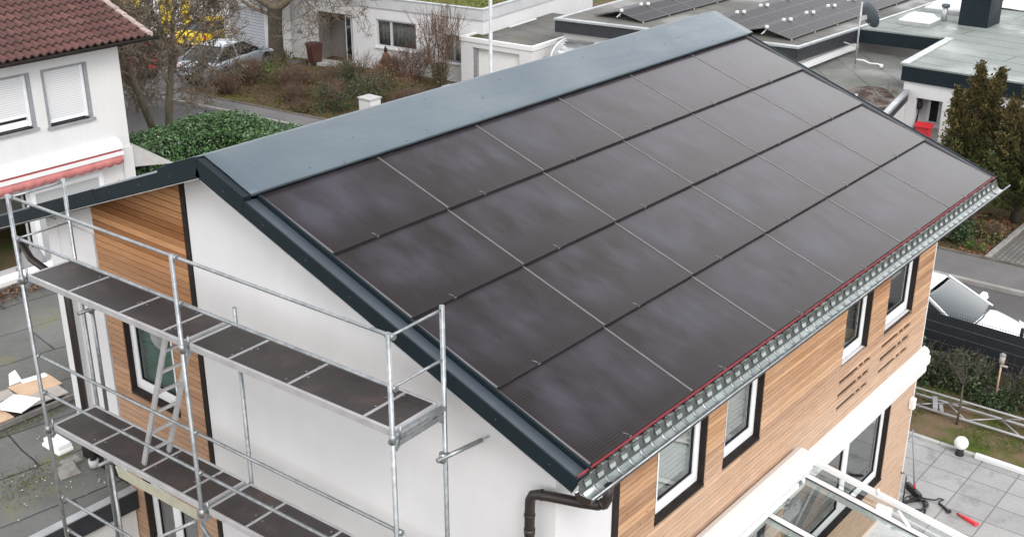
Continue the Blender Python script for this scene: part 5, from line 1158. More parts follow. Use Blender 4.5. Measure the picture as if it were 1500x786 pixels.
# solar modules: three rows of tilted units, each a thing
MW, ML = 1.06, 1.72
def module(label, loc, rz, tiltx, grp):
    t = thing('solar_module', loc, label, 'solar module', grp, rz); Mw = W[t] @ Matrix.Rotation(tiltx, 4, 'X')
    m = MB(); m.box((.02, .02, -.012), (ML - .02, MW - .02, 0)); m.bm.transform(Mw); m.build('glass', 'pvb', t, world=Mw)
    m = MB()
    for a, b in (((0, 0, -.03), (ML, .0195, .003)), ((0, MW - .0195, -.03), (ML, MW, .003)), ((0, .02, -.03), (.0195, MW - .02, .003)), ((ML - .0195, .02, -.03), (ML, MW - .02, .003))): m.box(a, b)
    m.bm.transform(Mw); m.build('frame', 'rail', t, world=Mw)
    m = MB()
    for x in (.1,): 
        for s_ in (-1, 1): m.bar(Mw @ Vector((x, MW - .05, -.04)), Mw @ Vector((x + s_ * .09, MW + .05, -.25)), .03, .03)
        m.box(Mw @ Vector((x - .05, MW - .09, .0)), Mw @ Vector((x + .05, MW + .02, .07)))
        m.bar(Mw @ Vector((x, .02, -.03)), Mw @ Vector((x, .0, -.09)), .03, .03)
    split(m, 'stand', 'cassette', t)
    return t
def fixw(o): return o
ROWS = [('left row of solar modules on the dark roof', (28.70, 18.30), 5), ('middle row of solar modules on the dark roof', (29.60, 14.72), 7), ('front row of solar modules beside the satellite dish', (29.40, 12.75), 7), ('rear row of solar modules on the dark roof', (30.2, 16.55), 6)]
first = None
words = ['nearest', 'second', 'third', 'fourth', 'fifth', 'sixth', 'seventh']
for (gname, (x0, y0), n) in ROWS[:3]:
    rn = gname.split(' row')[0]
    for k in range(n):
        loc = (x0 + k * (ML + .02), y0 - k * .015, 3.02); lab = '%s dark tilted solar module of the %s row on the flat roof' % (words[k], rn)
        if first is None: first = module(lab, loc, R(-.5), R(13), 'solar modules on the neighbouring flat roof')
        else: copy_tree(first, loc, lab)
    for k in range(n):       # the steeper rear facing unit of each east-west pair
        loc = (x0 + (k + 1) * (ML + .02) - .02, y0 - k * .015 + 2.12, 3.02); lab = '%s rear-facing dark solar module behind the %s row on the flat roof' % (words[k], rn)
        copy_tree(first, loc, lab, rotz=R(179.5))
# satellite dish
sd_ = thing('satellite_dish', (30.75, 10.95, 2.4), 'dark grey satellite dish on a pole at the corner of the sunken roof', 'satellite dish')
m = MB(); m.tube([(30.85, 11.0, 2.16), (30.85, 11.0, 4.25)], .032, 8); m.bar((30.85, 11.0, 2.75), (31.1, 11.6, 2.78), .03, .03); m.build('pole', 'zincgrey', sd_)
ax = Vector((.80, -.45, .35)).normalized(); m = MB(); dc0 = Vector((31.02, 10.86, 3.75)); m.lathe([(.005, 0), (.16, .02), (.32, .075), (.46, .15), (.465, .16), (.45, .16), (.31, .09), (.15, .035), (.004, .015)], dc0, 22, ax=ax); m.build('reflector', 'dish', sd_)
m = MB(); m.bar(dc0, dc0 + Vector((-.17, .14, -.05)), .08, .14); m.tube([dc0 + Vector((.0, .0, -.35)), dc0 + ax * .55 + Vector((0, 0, -.2))], .015, 6); m.lathe([(.035, 0), (.035, .12)], dc0 + ax * .5 + Vector((0, 0, -.2)), 8, ax=-ax); m.build('feed_arm', 'zincgrey', sd_)
m = MB(); m.tube([(30.85, 11.0, 2.32), (30.95, 10.75, 2.30), (31.0, 10.55, 2.22), (31.0, 10.25, 2.24), (31.0, 10.15, 2.2), (31.0, 10.13, 2.16)], .03, 6); m.lathe([(.07, 0), (.05, .12)], (31.0, 10.13, 2.13), 10); m.build('cable_conduit', 'cassette', sd_)

# ================================================================== RIGHT BUNGALOW
rb = thing('grey_roof_bungalow', (34, 6, 0), 'white house with a pale grey green flat roof, skylights and a dark chimney', 'house')
RP = [(28.66, 8.52), (28.55, 1.0), (48, 0), (48, 11.55), (33.12, 11.9), (33.4, 8.82)]
m = MB(); m.prism([(x, y, 2.40) for x, y in RP], (0, 0, .46)); m.build('fascia', 'anth', rb)
W2 = [(6.95, 7.62, .75, 2.05)]
m = MB()
for a, b, c, d in cells(1.2, 8.42, 0, 2.399, [(7.12, 7.97, .02, 1.92)]): m.box((28.72, a, c), (28.95, b, d))
m.box((28.951, 8.2, 0), (33.4, 8.42, 2.399)); m.box((29.4, 6.9, 0), (29.5, 8.19, 2.3)); m.box((28.951, 7.98, 0), (29.399, 8.1, 2.3)); m.box((28.951, 6.9, 0), (29.399, 7.11, 2.3)); m.build('wall', 'white', rb)
m = MB(); m.prism([(x, y, 2.861) for x, y in RP], (0, 0, .05)); m.build('roof', 'bit_pale', rb)
m = MB(); m.bar((28.70, 8.48, 2.93), (33.35, 8.77, 2.93), .26, .04); m.build('roof_edge_strip', 'zincgrey', rb)
m = MB(); m.box((29.34, 7.42, 1.05), (29.399, 7.80, 1.85)); wn = m.build('window', 'pvc', rb); m = MB(); m.box((29.33, 7.44, 1.08), (29.339, 7.70, 1.82)); m.build('pane', 'dark', wn)
m = MB(); m.box((29.2, 7.12, .92), (29.398, 7.97, 1.02)); m.build('sill', 'cassette', wn)
m = MB(); m.lathe([(.03, 0), (.09, .08), (.10, .2), (.05, .34)], (28.9, 7.90, 1.5), 10); m.tube([(28.9, 7.92, .55), (28.88, 7.92, 1.1), (28.9, 7.90, 1.5)], [.05, .03, .02], 8); m.build('wall_lantern', 'dark', rb)
def dome(x, y, a, b, h=.16):
    m = MB(); m.box((x - a - .07, y - b - .07, 2.912), (x + a + .07, y + b + .07, 3.03)); k = m.build('skylight', 'zincgrey', rb)
    m = MB(); m.box((x - a - .04, y - b - .04, 3.031), (x + a + .04, y + b + .04, 3.08)); m.hexa([(x - a, y - b, 3.081), (x + a, y - b, 3.081), (x + a, y + b, 3.081), (x - a, y + b, 3.081), (x - a * .7, y - b * .7, 3.08 + h), (x + a * .7, y - b * .7, 3.08 + h), (x + a * .7, y + b * .7, 3.08 + h), (x - a * .7, y + b * .7, 3.08 + h)], bev=.03); m.build('dome', 'skylight', k)
dome(35.35, 10.65, .5, .52); dome(38.6, 10.65, .75, .72)
m = MB(); m.box((35.95, 8.40, 2.912), (37.25, 9.45, 4.0)); cm = m.build('chimney', 'anth', rb)
m = MB(); m.box((35.88, 8.33, 4.001), (37.32, 9.52, 4.07)); m.build('cap', 'anth', cm)
m = MB(); m.lathe([(.16, 0), (.16, .12), (.23, .16), (.23, .26), (.12, .30), (.12, .36), (.05, .42), (.03, .8)], (36.6, 8.9, 4.07), 14); m.build('flue', 'dark', cm)
m = MB(); m.tube([(36.3, 10.1, 2.9), (36.3, 10.1, 3.42)], .10, 12); k = m.build('vent_pipe', 'zincgrey', rb); m = MB(); m.lathe([(.15, 0), (.15, .10), (.08, .13)], (36.3, 10.1, 3.42), 12); m.build('cap', 'dish', k)
m = MB(); m.grid([[(40 + i * .4, 4.5 + j * .4, 2.96 + .10 * abs(mnoise.noise(Vector((i * .7, j * .7, 1))))) for i in range(9)] for j in range(14)]); k = m.build('roof_foil', 'whitefoil', rb, solid=.02)
ml = thing('letterbox', (28.6, 7.57, .95), 'bright red letterbox fixed to the white wall under the window', 'letterbox')
m = MB(); m.box((28.50, 7.34, .72), (28.715, 7.80, 1.08), bev=.02); m.build('body', 'redplastic', ml)
m = MB(); m.prism([(28.46, 7.30, 1.081), (28.717, 7.30, 1.081), (28.717, 7.30, 1.19)], (0, .54, 0)); m.build('lid', 'redplastic', ml)
# sunken low roof with puddle
lr = thing('sunken_roof', (29, 9.8, 0), 'low grey bitumen roof with a brown leaf puddle between the two flat houses', 'roof')
LP = [(25.05, 7.62), (28.67, 8.30), (33.05, 8.85), (33.02, 11.95), (28.83, 12.1), (24.4, 12.3)]
m = MB(); m.prism([(x, y, 1.92) for x, y in LP], (0, 0, .20)); m.build('roof', 'bit_low', lr)
m = MB(); m.bar((25.05, 7.56, 2.13), (28.55, 8.22, 2.13), .16, .10); m.bar((24.99, 7.62, 2.13), (24.35, 12.3, 2.13), .16, .10); m.build('coping', 'zincgrey', lr)
m = MB(); m.bar((25.05, 7.56, 1.94), (28.55, 8.22, 1.94), .10, .26); m.bar((24.99, 7.62, 1.94), (24.35, 12.3, 1.94), .10, .26); m.build('fascia', 'darkfascia', lr)
m = MB(); m.bar((25.2, 7.72, .95), (28.68, 8.35, .95), .16, 1.69); m.bar((25.2, 7.9, .95), (24.6, 12.2, .95), .16, 1.69); m.build('wall', 'white', lr)
m = MB(); rows = []; cx_, cy_ = 26.7, 8.85
pts = [(cx_ + (1.75 + .25 * mnoise.noise(Vector((a, 3, 0)))) * math.cos(a) * 1.0, cy_ + (.85 + .16 * mnoise.noise(Vector((a * 2, 7, 0)))) * math.sin(a) + .19 * math.cos(a) * 1.5, 2.126) for a in [i * 2 * math.pi / 40 for i in range(40)]]
m.face(pts); m.build('puddle', 'water', lr)
m = MB()
for k in range(160):
    a = rnd.random() * 6.283; rr = math.sqrt(rnd.random()); m.leaf((cx_ + 1.4 * rr * math.cos(a), cy_ + .6 * rr * math.sin(a) + .25 * rr * math.cos(a), 2.135), (rnd.gauss(0, .4), rnd.gauss(0, .4), 1), rnd.uniform(.03, .1), .6)
tag(m.build('wet_leaves', 'leaf_brown', lr), kind='stuff')
m = MB()
for k in range(22): branchy(m, (rnd.uniform(27.4, 28.4), rnd.uniform(8.35, 9.0), 2.13), (rnd.gauss(0, .7), rnd.gauss(0, .7), .6), .12, .006, 1, .6, .2, 2, 2, .004)
m.build('dry_weeds', 'twig_red', lr)
m = MB(); m.tube([(25.75, 8.7, 2.12), (25.75, 8.7, 2.5)], .05, 8); m.tube([(31.9, 9.2, 2.12), (31.9, 9.2, 2.3)], .06, 8); m.lathe([(.11, 0), (.11, .05)], (31.9, 9.2, 2.3), 10); split(m, 'roof_vent', 'zincgrey', lr)
bd = []
m = MB(); m.box((26.6, 7.90, 1.42), (27.0, 7.905, 1.44)) if False else None
m = MB(); q0 = Vector((26.35, 7.83, 1.42)); dxy = Vector((3.48, .63, 0)).normalized()
for a, b in (((-.28, -.03), (-.02, .06)), ((-.02, .06), (.28, .16)), ((-.05, .0), (.10, -.09)), ((-.02, .05), (.03, .13))): m.bar(q0 + dxy * a[0] + Vector((0, -.03, a[1])), q0 + dxy * b[0] + Vector((0, -.03, b[1])), .02, .06)
solo(m, 'wall_ornament', 'zincgrey', (26.35, 7.8, 1.42), 'small grey bird shaped metal ornament on the white side wall', 'wall ornament')

# ================================================================== CONIFERS AND SHRUB ON THE RIGHT
def conifer(c, h, r, label):
    t = thing('conifer', c, label, 'tree', 'brown green conifers by the white wall'); base = Vector(c)
    m = MB(); m.tube([base, base + Vector((.05, 0, h * .5)), base + Vector((0, .05, h * .96))], [.14, .09, .02], 8); m.build('trunk', 'bark', t)
    m = MB(); mlow = MB(); tw = MB()
    sprays = []
    tops = [(0, .06, 1.0), (.25, -.42, .97), (-.3, .45, .84)]
    for tx, ty, th in tops:
        for k in range(190):
            f = rnd.random() ** .95; z = h * th * (.06 + .94 * f); rr = r * (1 - f) ** .92 * (.45 + .65 * rnd.random()) + .05; a = rnd.random() * 6.283
            s0 = base + Vector((tx * f, ty * f, z)); d = Vector((math.cos(a), math.sin(a), .55 + f * .9)); sprays.append((s0, d.normalized(), rr))
    for s0, d, rr in sprays:
        tw.tube([s0, s0 + d * rr], [.015, .005], 3, cap=False)
        nn = 60 if rr > .25 else 30; tb = rnd.gauss(.45, .2)
        for k in range(nn):
            q = rnd.uniform(.25, 1.08); p = s0 + d * rr * q + Vector((rnd.gauss(0, .055), rnd.gauss(0, .055), rnd.gauss(0, .06)))
            (mlow if (s0 - base).z < h * rnd.gauss(.40, .12) else m).leaf(p, d.cross(Vector((rnd.gauss(0, 1), rnd.gauss(0, 1), rnd.gauss(0, 1)))), rnd.uniform(.06, .14), .42, min(1, max(0, tb + rnd.gauss(0, .15) + .18 * (q - .6))))
    m.build('crown', 'leaf_conifer', t); mlow.build('lower_crown', 'leaf_conifer_green', t); tw.build('branches', 'twig_red', t)
conifer((24.5, 4.75, 0), 4.15, 1.35, 'tall brown green conifer nearer the red letterbox')
conifer((24.7, 3.35, 0), 4.0, 1.6, 'tall brown green conifer cut by the right picture edge')
conifer((25.6, 2.0, 0), 3.7, 1.6, 'conifer partly hidden behind the one at the right edge')
shrub('round_shrub', (22.4, 4.35, 0), .75, .8, 1.15, 'leaf_dark', 'dense dark green shrub between the conifers and the pavement', 2600, .10, group='plants in the bed by the pavement', clumps=14)
shrub('grass_tuft', (22.0, 3.45, 0), .22, .22, .3, 'leaf_bright', 'small pale green tuft at the pavement corner of the bed', 300, .10, 10, group='plants in the bed by the pavement', asp=.15)
shrub('round_shrub', (22.9, 3.35, 0), .4, .35, .5, 'leaf_olive', 'low olive shrub under the conifers beside the paved drive', 500, .08, 20, group='plants in the bed by the pavement')
m = MB()
for k in range(1400): m.leaf((rnd.uniform(21.6, 25), rnd.uniform(3.15, 5.2), .03), (rnd.gauss(0, .7), rnd.gauss(0, .7), 1), rnd.uniform(.05, .11), .7)
tag(m.build('fallen_leaves', 'leaf_rust'), kind='stuff')

# ================================================================== CARS
def car(name, loc, rz, paint, label, L=4.45, Wd=1.78, H=1.43, van=False, group=None, cglass='carglass', sedan=True):
    t = thing(name, loc, label, 'car' if not van else 'van', group, rz); Mw = W[t]; hw = Wd / 2
    def P(x, y, z): return Mw @ Vector((x, y, z))
    # body stations: x from rear (-L/2) to nose; (x, half width, sill, shoulder, centre height)
    if van: ST = [(-.5, .93, .40, 1.0, 1.02), (-.485, .97, .32, 1.08, 1.10), (-.30, 1, .24, 1.12, 1.14), (0, 1, .24, 1.12, 1.14), (.30, 1, .24, 1.10, 1.14), (.40, .98, .24, .98, 1.08), (.47, .92, .28, .82, .92), (.50, .80, .36, .62, .70)]
    else: ST = [(-.5, .80, .42, .72, .80), (-.485, .88, .34, .86, .93), (-.44, .95, .27, .90, .97), (-.30, 1, .22, .92, .98), (0, 1, .20, .90, .96), (.22, .99, .20, .88, .96), (.30, .98, .22, .83, .93), (.40, .94, .24, .74, .83), (.465, .86, .28, .64, .71), (.492, .74, .36, .56, .61), (.5, .60, .42, .50, .53)]
    m = MB(); rows = []
    for fx, fw, zs, zh, zc in ST:
        x, y = fx * L, fw * hw; rows.append([P(x, -y * .92, zs), P(x, -y, zs + .10), P(x, -y * 1.0, zh - .14), P(x, -y * .965, zh), P(x, -y * .72, zh + (zc - zh) * .72), P(x, 0, zc), P(x, y * .72, zh + (zc - zh) * .72), P(x, y * .965, zh), P(x, y, zh - .14), P(x, y, zs + .10), P(x, y * .92, zs)])
    m.grid(rows); 
    for rw in (rows[0], rows[-1]): m.face(rw)
    body = m.build('body', paint, t)
    bm_ = body.modifiers.new('s', 'SUBSURF'); bm_.levels = 1; bm_.render_levels = 2
    # cabin
    if van: cab = [(-.49, .96, .97), (-.47, .96, 1.0), (.10, .96, 1.0), (.19, .93, .98), (.41, .90, 0.0)]
    xb0, xb1, xt0, xt1 = (-.42, .27, -.22, .06) if not van else (-.487, .42, -.475, .20)
    zb, zt = (.88, H) if not van else (1.06, H)
    bw, tw = hw * .93, hw * (.70 if not van else .86)
    def cabpt(u, v, s_):       # u 0 rear..1 front at base/top, v 0 base..1 top, s_ side
        xb = (xb0 + (xb1 - xb0) * u) * L; xt = (xt0 + (xt1 - xt0) * u) * L; e = v ** .9
        return (xb + (xt - xb) * e, s_ * (bw + (tw - bw) * v ** 1.15), zb + (zt - .05 - zb) * v)
    m = MB(); N = 8; rows = []
    for i in range(N + 1):
        u = i / N; k = 1 - abs(2 * u - 1) ** 2.4
        a = cabpt(u, 0, 1); b = cabpt(u, .98, 1); rows.append([P(b[0], -b[1], b[2]), P(b[0], -b[1] * .90, b[2] + .03 * k + .008), P(b[0], -b[1] * .45, b[2] + .05 * k + .01), P(b[0], 0, b[2] + .058 * k + .012), P(b[0], b[1] * .45, b[2] + .05 * k + .01), P(b[0], b[1] * .90, b[2] + .03 * k + .008), P(b[0], b[1], b[2])])
    m.grid(rows); roof = m.build('roof', paint, t, solid=.03); sb_ = roof.modifiers.new('s', 'SUBSURF'); sb_.levels = 1; sb_.render_levels = 2
    m = MB()      # pillars
    for s_ in (-1, 1):
        for u, wd in ((0, .10), (.47, .06), (1, .055)):
            a, b = cabpt(u, 0, s_), cabpt(u, .99, s_); m.bar(P(*a), P(*b), wd, .05, up=Mw.to_3x3() @ Vector((0, 1, .2)))
    split(m, 'pillar', paint, t)
    for s_ in (-1, 1):
        for u0, u1 in ((.03, .46), (.48, .975)):
            q = [cabpt(u0, .04, s_), cabpt(u1, .04, s_), cabpt(u1, .95, s_), cabpt(u0, .95, s_)]
            if van and u0 < .3: continue
            m = MB(); m.face([P(x, y * .985, z) for x, y, z in q]); m.build('side_window', 'carglass', t, solid=.008)
        if van:
            q = [cabpt(0, .0, s_), cabpt(.47, .0, s_), cabpt(.47, .99, s_), cabpt(0, .99, s_)]; m = MB(); m.face([P(*c_) for c_ in q]); m.build('side_panel', paint, t, solid=.02)
    for u, nm in ((1, 'windscreen'), (0, 'rear_window')):
        a, b = cabpt(u, .02, 1), cabpt(u, .96, 1); m = MB(); rows = []
        for i in range(9):
            f = -1 + i / 4; bow = (1 - f * f) * (.10 if u else -.07)
            rows.append([P(a[0] + bow, a[1] * f * .95, a[2] + .02), P((a[0] + b[0]) / 2 + bow * .7, (a[1] + b[1]) / 2 * f * .95, (a[2] + b[2]) / 2 + .03), P(b[0] + bow * .3, b[1] * f * .95, b[2] + .01)])
        m.grid(rows); gw = m.build(nm, cglass if u else 'carglass', t, solid=.01); sb_ = gw.modifiers.new('s', 'SUBSURF'); sb_.levels = 1; sb_.render_levels = 2
        if u:
            m = MB(); m.bar(P(a[0] + .10, -.55, a[2] + .02), P(a[0] + .12, .10, a[2] + .045), .02, .02); m.bar(P(a[0] + .11, .0, a[2] + .03), P(a[0] + .06, .62, a[2] + .04), .02, .02); m.box(Vector((0, 0, 0)), Vector((.001, .001, .001))) if False else None; split(m, 'wiper', 'binblack', gw)
            m = MB(); m.grid([[P(a[0] + (1 - (f / 4) ** 2) * .10 + dx, a[1] * f / 4 * .96, a[2] + .012 - dx * .35) for dx in (-.02, .06, .13)] for f in range(-4, 5)]); m.build('scuttle_panel', 'binblack', t, solid=.012)
    for x in (-.30 * L, .315 * L):
        for s_ in (-1, 1):
            m = MB(); m.tube([P(x, s_ * (hw - .20), .315), P(x, s_ * (hw + .005), .315)], .315, 20); wh = m.build('wheel', 'tyre', t)
            m = MB(); m.tube([P(x, s_ * (hw - .05), .315), P(x, s_ * (hw + .012), .315)], .20, 16); m.build('rim', 'rim', wh)
            m = MB(); m.tube([P(x, s_ * (hw - .28), .36), P(x, s_ * (hw - .002), .36)], .36, 20); m.build('wheel_arch', 'binblack', t)
    for s_ in (-1, 1):
        m = MB(); m.hexa([P(-.497 * L, s_ * hw * .50, .66), P(-.45 * L, s_ * hw * .985, .66), P(-.44 * L, s_ * hw * .97, .86), P(-.487 * L, s_ * hw * .56, .86), P(-.505 * L, s_ * hw * .50, .66), P(-.465 * L, s_ * hw * 1.0, .66), P(-.455 * L, s_ * hw * .985, .87), P(-.497 * L, s_ * hw * .56, .87)]); m.build('tail_light', 'taillight', t)
        m = MB(); m.hexa([P(.44 * L, s_ * hw * .60, .62), P(.41 * L, s_ * hw * .93, .64), P(.40 * L, s_ * hw * .90, .75), P(.44 * L, s_ * hw * .60, .72), P(.494 * L, s_ * hw * .55, .55), P(.462 * L, s_ * hw * .90, .58), P(.44 * L, s_ * hw * .88, .71), P(.475 * L, s_ * hw * .55, .67)]); m.build('headlight', 'headlight', t)
        m = MB(); m.hexa([P(.20 * L, s_ * (hw * .95), .93), P(.235 * L, s_ * (hw * .95), .93), P(.235 * L, s_ * (hw + .17), .95), P(.20 * L, s_ * (hw + .17), .95), P(.20 * L, s_ * (hw * .98), 1.05), P(.225 * L, s_ * (hw * .98), 1.05), P(.225 * L, s_ * (hw + .16), 1.07), P(.20 * L, s_ * (hw + .16), 1.07)], bev=.02); m.build('mirror', paint, t)
    m = MB(); m.box((-.26, 0, .48), (.26, .012, .60)); m.bm.transform(Mw @ Matrix.Translation(Vector((-.508 * L, 0, 0))) @ Matrix.Rotation(R(90), 4, 'Z')); m.build('number_plate', 'cassette', t)
    m = MB(); m.box((-.75 * hw, 0, .30), (.75 * hw, .03, .42)); m.bm.transform(Mw @ Matrix.Translation(Vector((.492 * L, 0, 0))) @ Matrix.Rotation(R(90), 4, 'Z')); m.build('front_grille', 'binblack', t)
    return t
car('parked_car', (15.95, 2.62, .006), R(-91), 'carwhite', 'white car parked in the street behind the black fence', 4.5, 1.80, 1.44, cglass='carglass_light')
car('parked_car', (21.75, 33.55, .02), R(17), 'carsilver', 'silver car with a red tail light parked on the drive behind the bare trees', 4.7, 1.80, 1.42)
car('parked_car', (19.3, 37.2, .02), R(75), 'carred', 'red car half hidden by twigs behind the silver car', 4.2, 1.75, 1.45)
car('parked_car', (24.9, 38.3, .02), R(14), 'yellow', 'yellow car parked behind the silver car near the far white house', 3.9, 1.70, 1.30)

# ================================================================== GARDEN RIGHT: FENCE, PLANTS, LATTICE GIRDER
fe = thing('privacy_fence', (15.0, 0, 0), 'black mesh garden fence woven with dark privacy strips', 'fence')
FA, FB = Vector((14.86, 5.0, 0)), Vector((14.56, -4.0, 0)); fd = (FB - FA).normalized(); flen = (FB - FA).length
for k in range(5):
    p = FA + fd * (k * 2.25 + .30); m = MB(); m.box(p + Vector((-.03, -.03, 0)), p + Vector((.03, .03, 1.50))); m.build('post', 'fence', fe)
for k in range(4):
    z0 = .52 + k * .205; m = MB(); m.bar(FA + Vector((-.035, 0, z0 + .098)), FB + Vector((-.035, 0, z0 + .098)), .008, .192); m.build('privacy_strip', 'fence', fe)
m = MB()
n = int(flen / .05)
for k in range(n): p = FA + fd * (k * .05); m.bar(p + Vector((-.02, 0, .06)), p + Vector((-.02, 0, 1.44)), .006, .006, up=(1, 0, 0))
for z in (.06, .26, .515, .72, .925, 1.13, 1.36): m.bar(FA + Vector((-.026, 0, z)), FB + Vector((-.026, 0, z)), .007, .008)
m.build('mesh_wires', 'fencewire', fe)
m = MB()
for z in (.722, .928, 1.132): m.bar(FA + Vector((-.041, 0, z)), FB + Vector((-.041, 0, z)), .003, .007)
split(m, 'strip_edge', 'galv', fe)
m = MB(); m.box((14.6, -6, 0), (14.85, 6, .03)); structure(m, 'fence_footing', 'conc')
gpl = [('dark leafy shrub at the house end of the black fence', 14.15, 2.0, .28, .40, .95), ('dark leafy shrub in front of the black fence left of the bare sapling', 14.2, 1.55, .28, .35, .85), ('tallest dark shrub against the black fence', 14.2, 1.05, .28, .42, .95), ('dark shrub left of the bird feeder', 14.25, .68, .25, .28, .85), ('dark shrub right of the bird feeder', 14.2, .02, .28, .35, .9), ('dark shrub at the right picture edge by the fence', 14.2, -.6, .28, .4, .85), ('low dark shrub under the fence by the lattice girder', 14.0, .35, .25, .4, .45)]
for lab, x, y, rx, ry, h in gpl: shrub('hedge_shrub', (x, y, 0), rx, ry, h, 'leaf_fence', lab, 1300, .075, 10, group='shrubs along the black fence', clumps=14, asp=.45, twmat='bark')
shrub('twiggy_shrub', (12.6, 1.55, .012), .28, .32, .5, 'leaf_brown', 'low brown twiggy shrub on the lawn beside the house corner', 160, .05, 46, group=None)
gt_ = thing('bare_sapling', (12.95, .62, .012), 'small bare sapling with a round twiggy crown on the lawn', 'tree')
m = MB(); m.tube([(12.95, .62, 0), (12.97, .62, .5), (13.0, .64, .85)], [.022, .02, .018], 7); m.build('trunk', 'bark2', gt_)
m = MB()
for k in range(9):
    a = k * .7; branchy(m, (13.0, .64, .82), (.7 * math.cos(a), .7 * math.sin(a), 1), .36, .009, 2, .45, .5, 3, 2, .003, 4, .68, .16)
m.build('crown', 'bark2', gt_)
bf = thing('bird_feeder', (14.05, .30, 0), 'wooden stick with a pale cylindrical bird feeder in front of the fence', 'bird feeder')
m = MB(); m.tube([(14.05, .30, 0), (14.03, .30, 1.02)], .018, 7); m.build('stick', 'cardboard', bf)
m = MB(); m.lathe([(.05, 0), (.055, .16)], (14.03, .30, .98), 12); m.build('seed_tube', 'cardboard_d', bf); m = MB(); m.lathe([(.06, 0), (.06, .02), (.02, .05)], (14.03, .30, 1.145), 12); m.build('lid', 'sill', bf); m = MB(); m.box((14.0, .18, .93), (14.06, .32, .945)); m.build('perch', 'cardboard_d', bf)
lt = thing('lattice_girder', (13.4, 0, .1), 'long light grey aluminium lattice girder lying on the lawn before the shrubs', 'lattice girder')
gA, gB = Vector((13.38, 3.0, .12)), Vector((13.62, -3.2, .12)); gdir = (gB - gA).normalized(); gl_ = (gB - gA).length; side = Vector((-.42, -.0, -.02)); 
def GG(s_, k, z=0): return gA + gdir * s_ + side * k + Vector((0, 0, z))
for k in (0, 1):
    m = MB(); m.tube([GG(0, k), GG(gl_, k)], .026, 8); m.build('chord', 'alu', lt)
m = MB(); m.tube([GG(0, .5, .25), GG(gl_, .5, .25)], .022, 8); m.build('chord', 'alu', lt)
s_ = 0; m = MB()
while s_ < gl_ - .9:
    m.tube([GG(s_, 0), GG(s_ + .5, 1)], .014, 6); m.tube([GG(s_ + .5, 1), GG(s_ + 1.0, 0)], .014, 6); m.tube([GG(s_, 0), GG(s_ + .5, .5, .25)], .012, 6); s_ += 1.0
split(m, 'lattice_bar', 'alu', lt)
m = MB(); m.bar(GG(1.75, 0, .04), GG(1.92, 1, .04), .09, .05); m.bar(GG(1.95, .55, .04), GG(2.05, 1.05, .04), .07, .05); split(m, 'connector_plate', 'alu', lt)
gl2 = thing('globe_lamp', (11.90, .19, .02), 'white opal globe lamp on a short black foot at the lawn edge', 'lamp')
m = MB(); m.lathe([(.085, 0), (.07, .05), (.06, .12), (.065, .14)], (11.90, .19, .02), 14); m.build('foot', 'binblack', gl2)
m = MB(); m.lathe([(.125 * math.sin(math.pi * i / 14), .25 - .125 * math.cos(math.pi * i / 14)) for i in range(15)], (11.90, .19, .02), 22); m.build('globe', 'globe', gl2)
m = MB(); m.box((11.93, -1.05, .03), (12.03, -.06, .115), bev=.01); solo(m, 'kerb_block', 'cassette', (11.98, -.5, .03), 'long white kerb stone lying on the terrace edging', 'stone')
m = MB()
for k in range(9000):
    x, y = rnd.uniform(12.1, 14.3), rnd.uniform(-2.5, 2.6)
    if mnoise.noise(Vector((x * .9, y * .9, 2))) + (x - 12.9) * .35 < -.05: continue
    m.leaf((x, y, .03), (rnd.gauss(0, 1), rnd.gauss(0, 1), .35), rnd.uniform(.03, .07), .25)
tag(m.build('grass', tone_mat('grass_blade', ((0, (.05, .08, .018)), (.6, (.11, .15, .035)), (1, (.22, .20, .08))), .8)), kind='stuff')
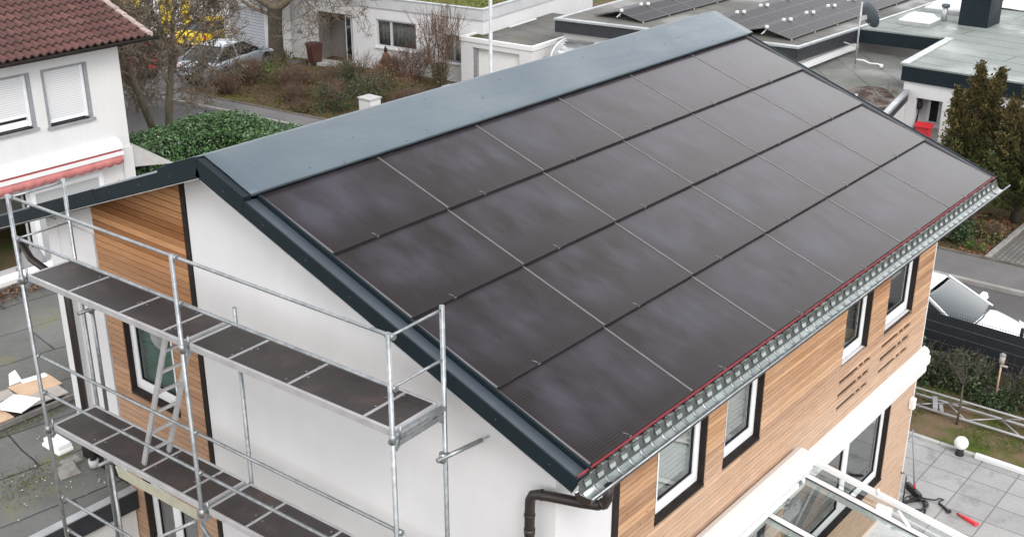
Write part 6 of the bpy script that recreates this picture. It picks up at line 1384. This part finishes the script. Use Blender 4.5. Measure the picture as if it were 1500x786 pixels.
# broom leaning on the house corner, hose, lance, dustpan
br_ = thing('broom', (10.3, .42, .03), 'long handled broom with dark bristles leaning on the house corner', 'broom')
m = MB(); m.tube([(10.12, .33, .17), (9.80, .40, 1.42)], .013, 8); m.build('handle', 'greyframe', br_)
m = MB(); m.bar((10.27, .50, .13), (10.02, .18, .13), .06, .04); m.tube([(10.14, .33, .10), (10.11, .33, .24)], .02, 8); hd_ = m.build('broom_head', 'binblack', br_)
m = MB(); m.bar((10.27, .50, .075), (10.02, .18, .075), .075, .085); m.build('bristles', 'bristle', hd_)
m = MB(); m.tube([(10.125, .33, .16), (10.105, .33, .26)], .022, 8); m.build('socket', 'redplastic', br_)
m = MB(); pts = [(9.66, YW - .10, .60), (9.67, YW - .10, .3), (9.70, YW - .09, .08)]
for k in range(150):
    a = k * .21; rr = .20 + .035 * math.sin(k * .7) + .02 * math.sin(k * .13); pts.append((9.78 + rr * math.cos(a) * 1.1, .17 + rr * math.sin(a) * .85, .045 + .022 * ((k // 30) % 3) + .008 * math.sin(k)))
pts += [(9.95, .30, .05), (10.02, .36, .045), (10.1, .30, .045), (10.12, .12, .045), (10.18, -.02, .045), (10.28, -.06, .045), (10.26, -.14, .06), (10.16, -.10, .06), (10.12, -.12, .05)]
m.tube(pts, .0125, 6); solo(m, 'garden_hose', 'hose', (9.8, .2, .03), 'black garden hose coiled under the tap at the wall corner', 'hose')
sl2 = thing('hose_lance', (10.05, -.22, .03), 'black spray lance lying at the end of the hose', 'spray lance')
m = MB(); m.tube([(10.12, -.12, .05), (10.07, -.20, .055), (10.0, -.30, .055)], .022, 8); m.build('grip', 'hose', sl2); m = MB(); m.tube([(10.0, -.30, .055), (9.97, -.34, .06)], [.025, .045], 10); m.build('spray_head', 'hose', sl2)
dp_ = thing('dustpan_brush', (9.95, -.72, .03), 'red hand brush lying alone on the terrace slabs', 'hand brush')
m = MB(); m.tube([(10.03, -.45, .05), (10.0, -.52, .055), (9.985, -.57, .055)], [.016, .02, .018], 8); m.build('handle', 'redplastic', dp_); m = MB(); m.hexa([(10.02, -.57, .03), (9.95, -.56, .03), (9.86, -.82, .03), (9.97, -.85, .03), (10.01, -.58, .085), (9.96, -.57, .085), (9.89, -.80, .075), (9.96, -.83, .075)], bev=.012); m.build('brush_head', 'redplastic', dp_)
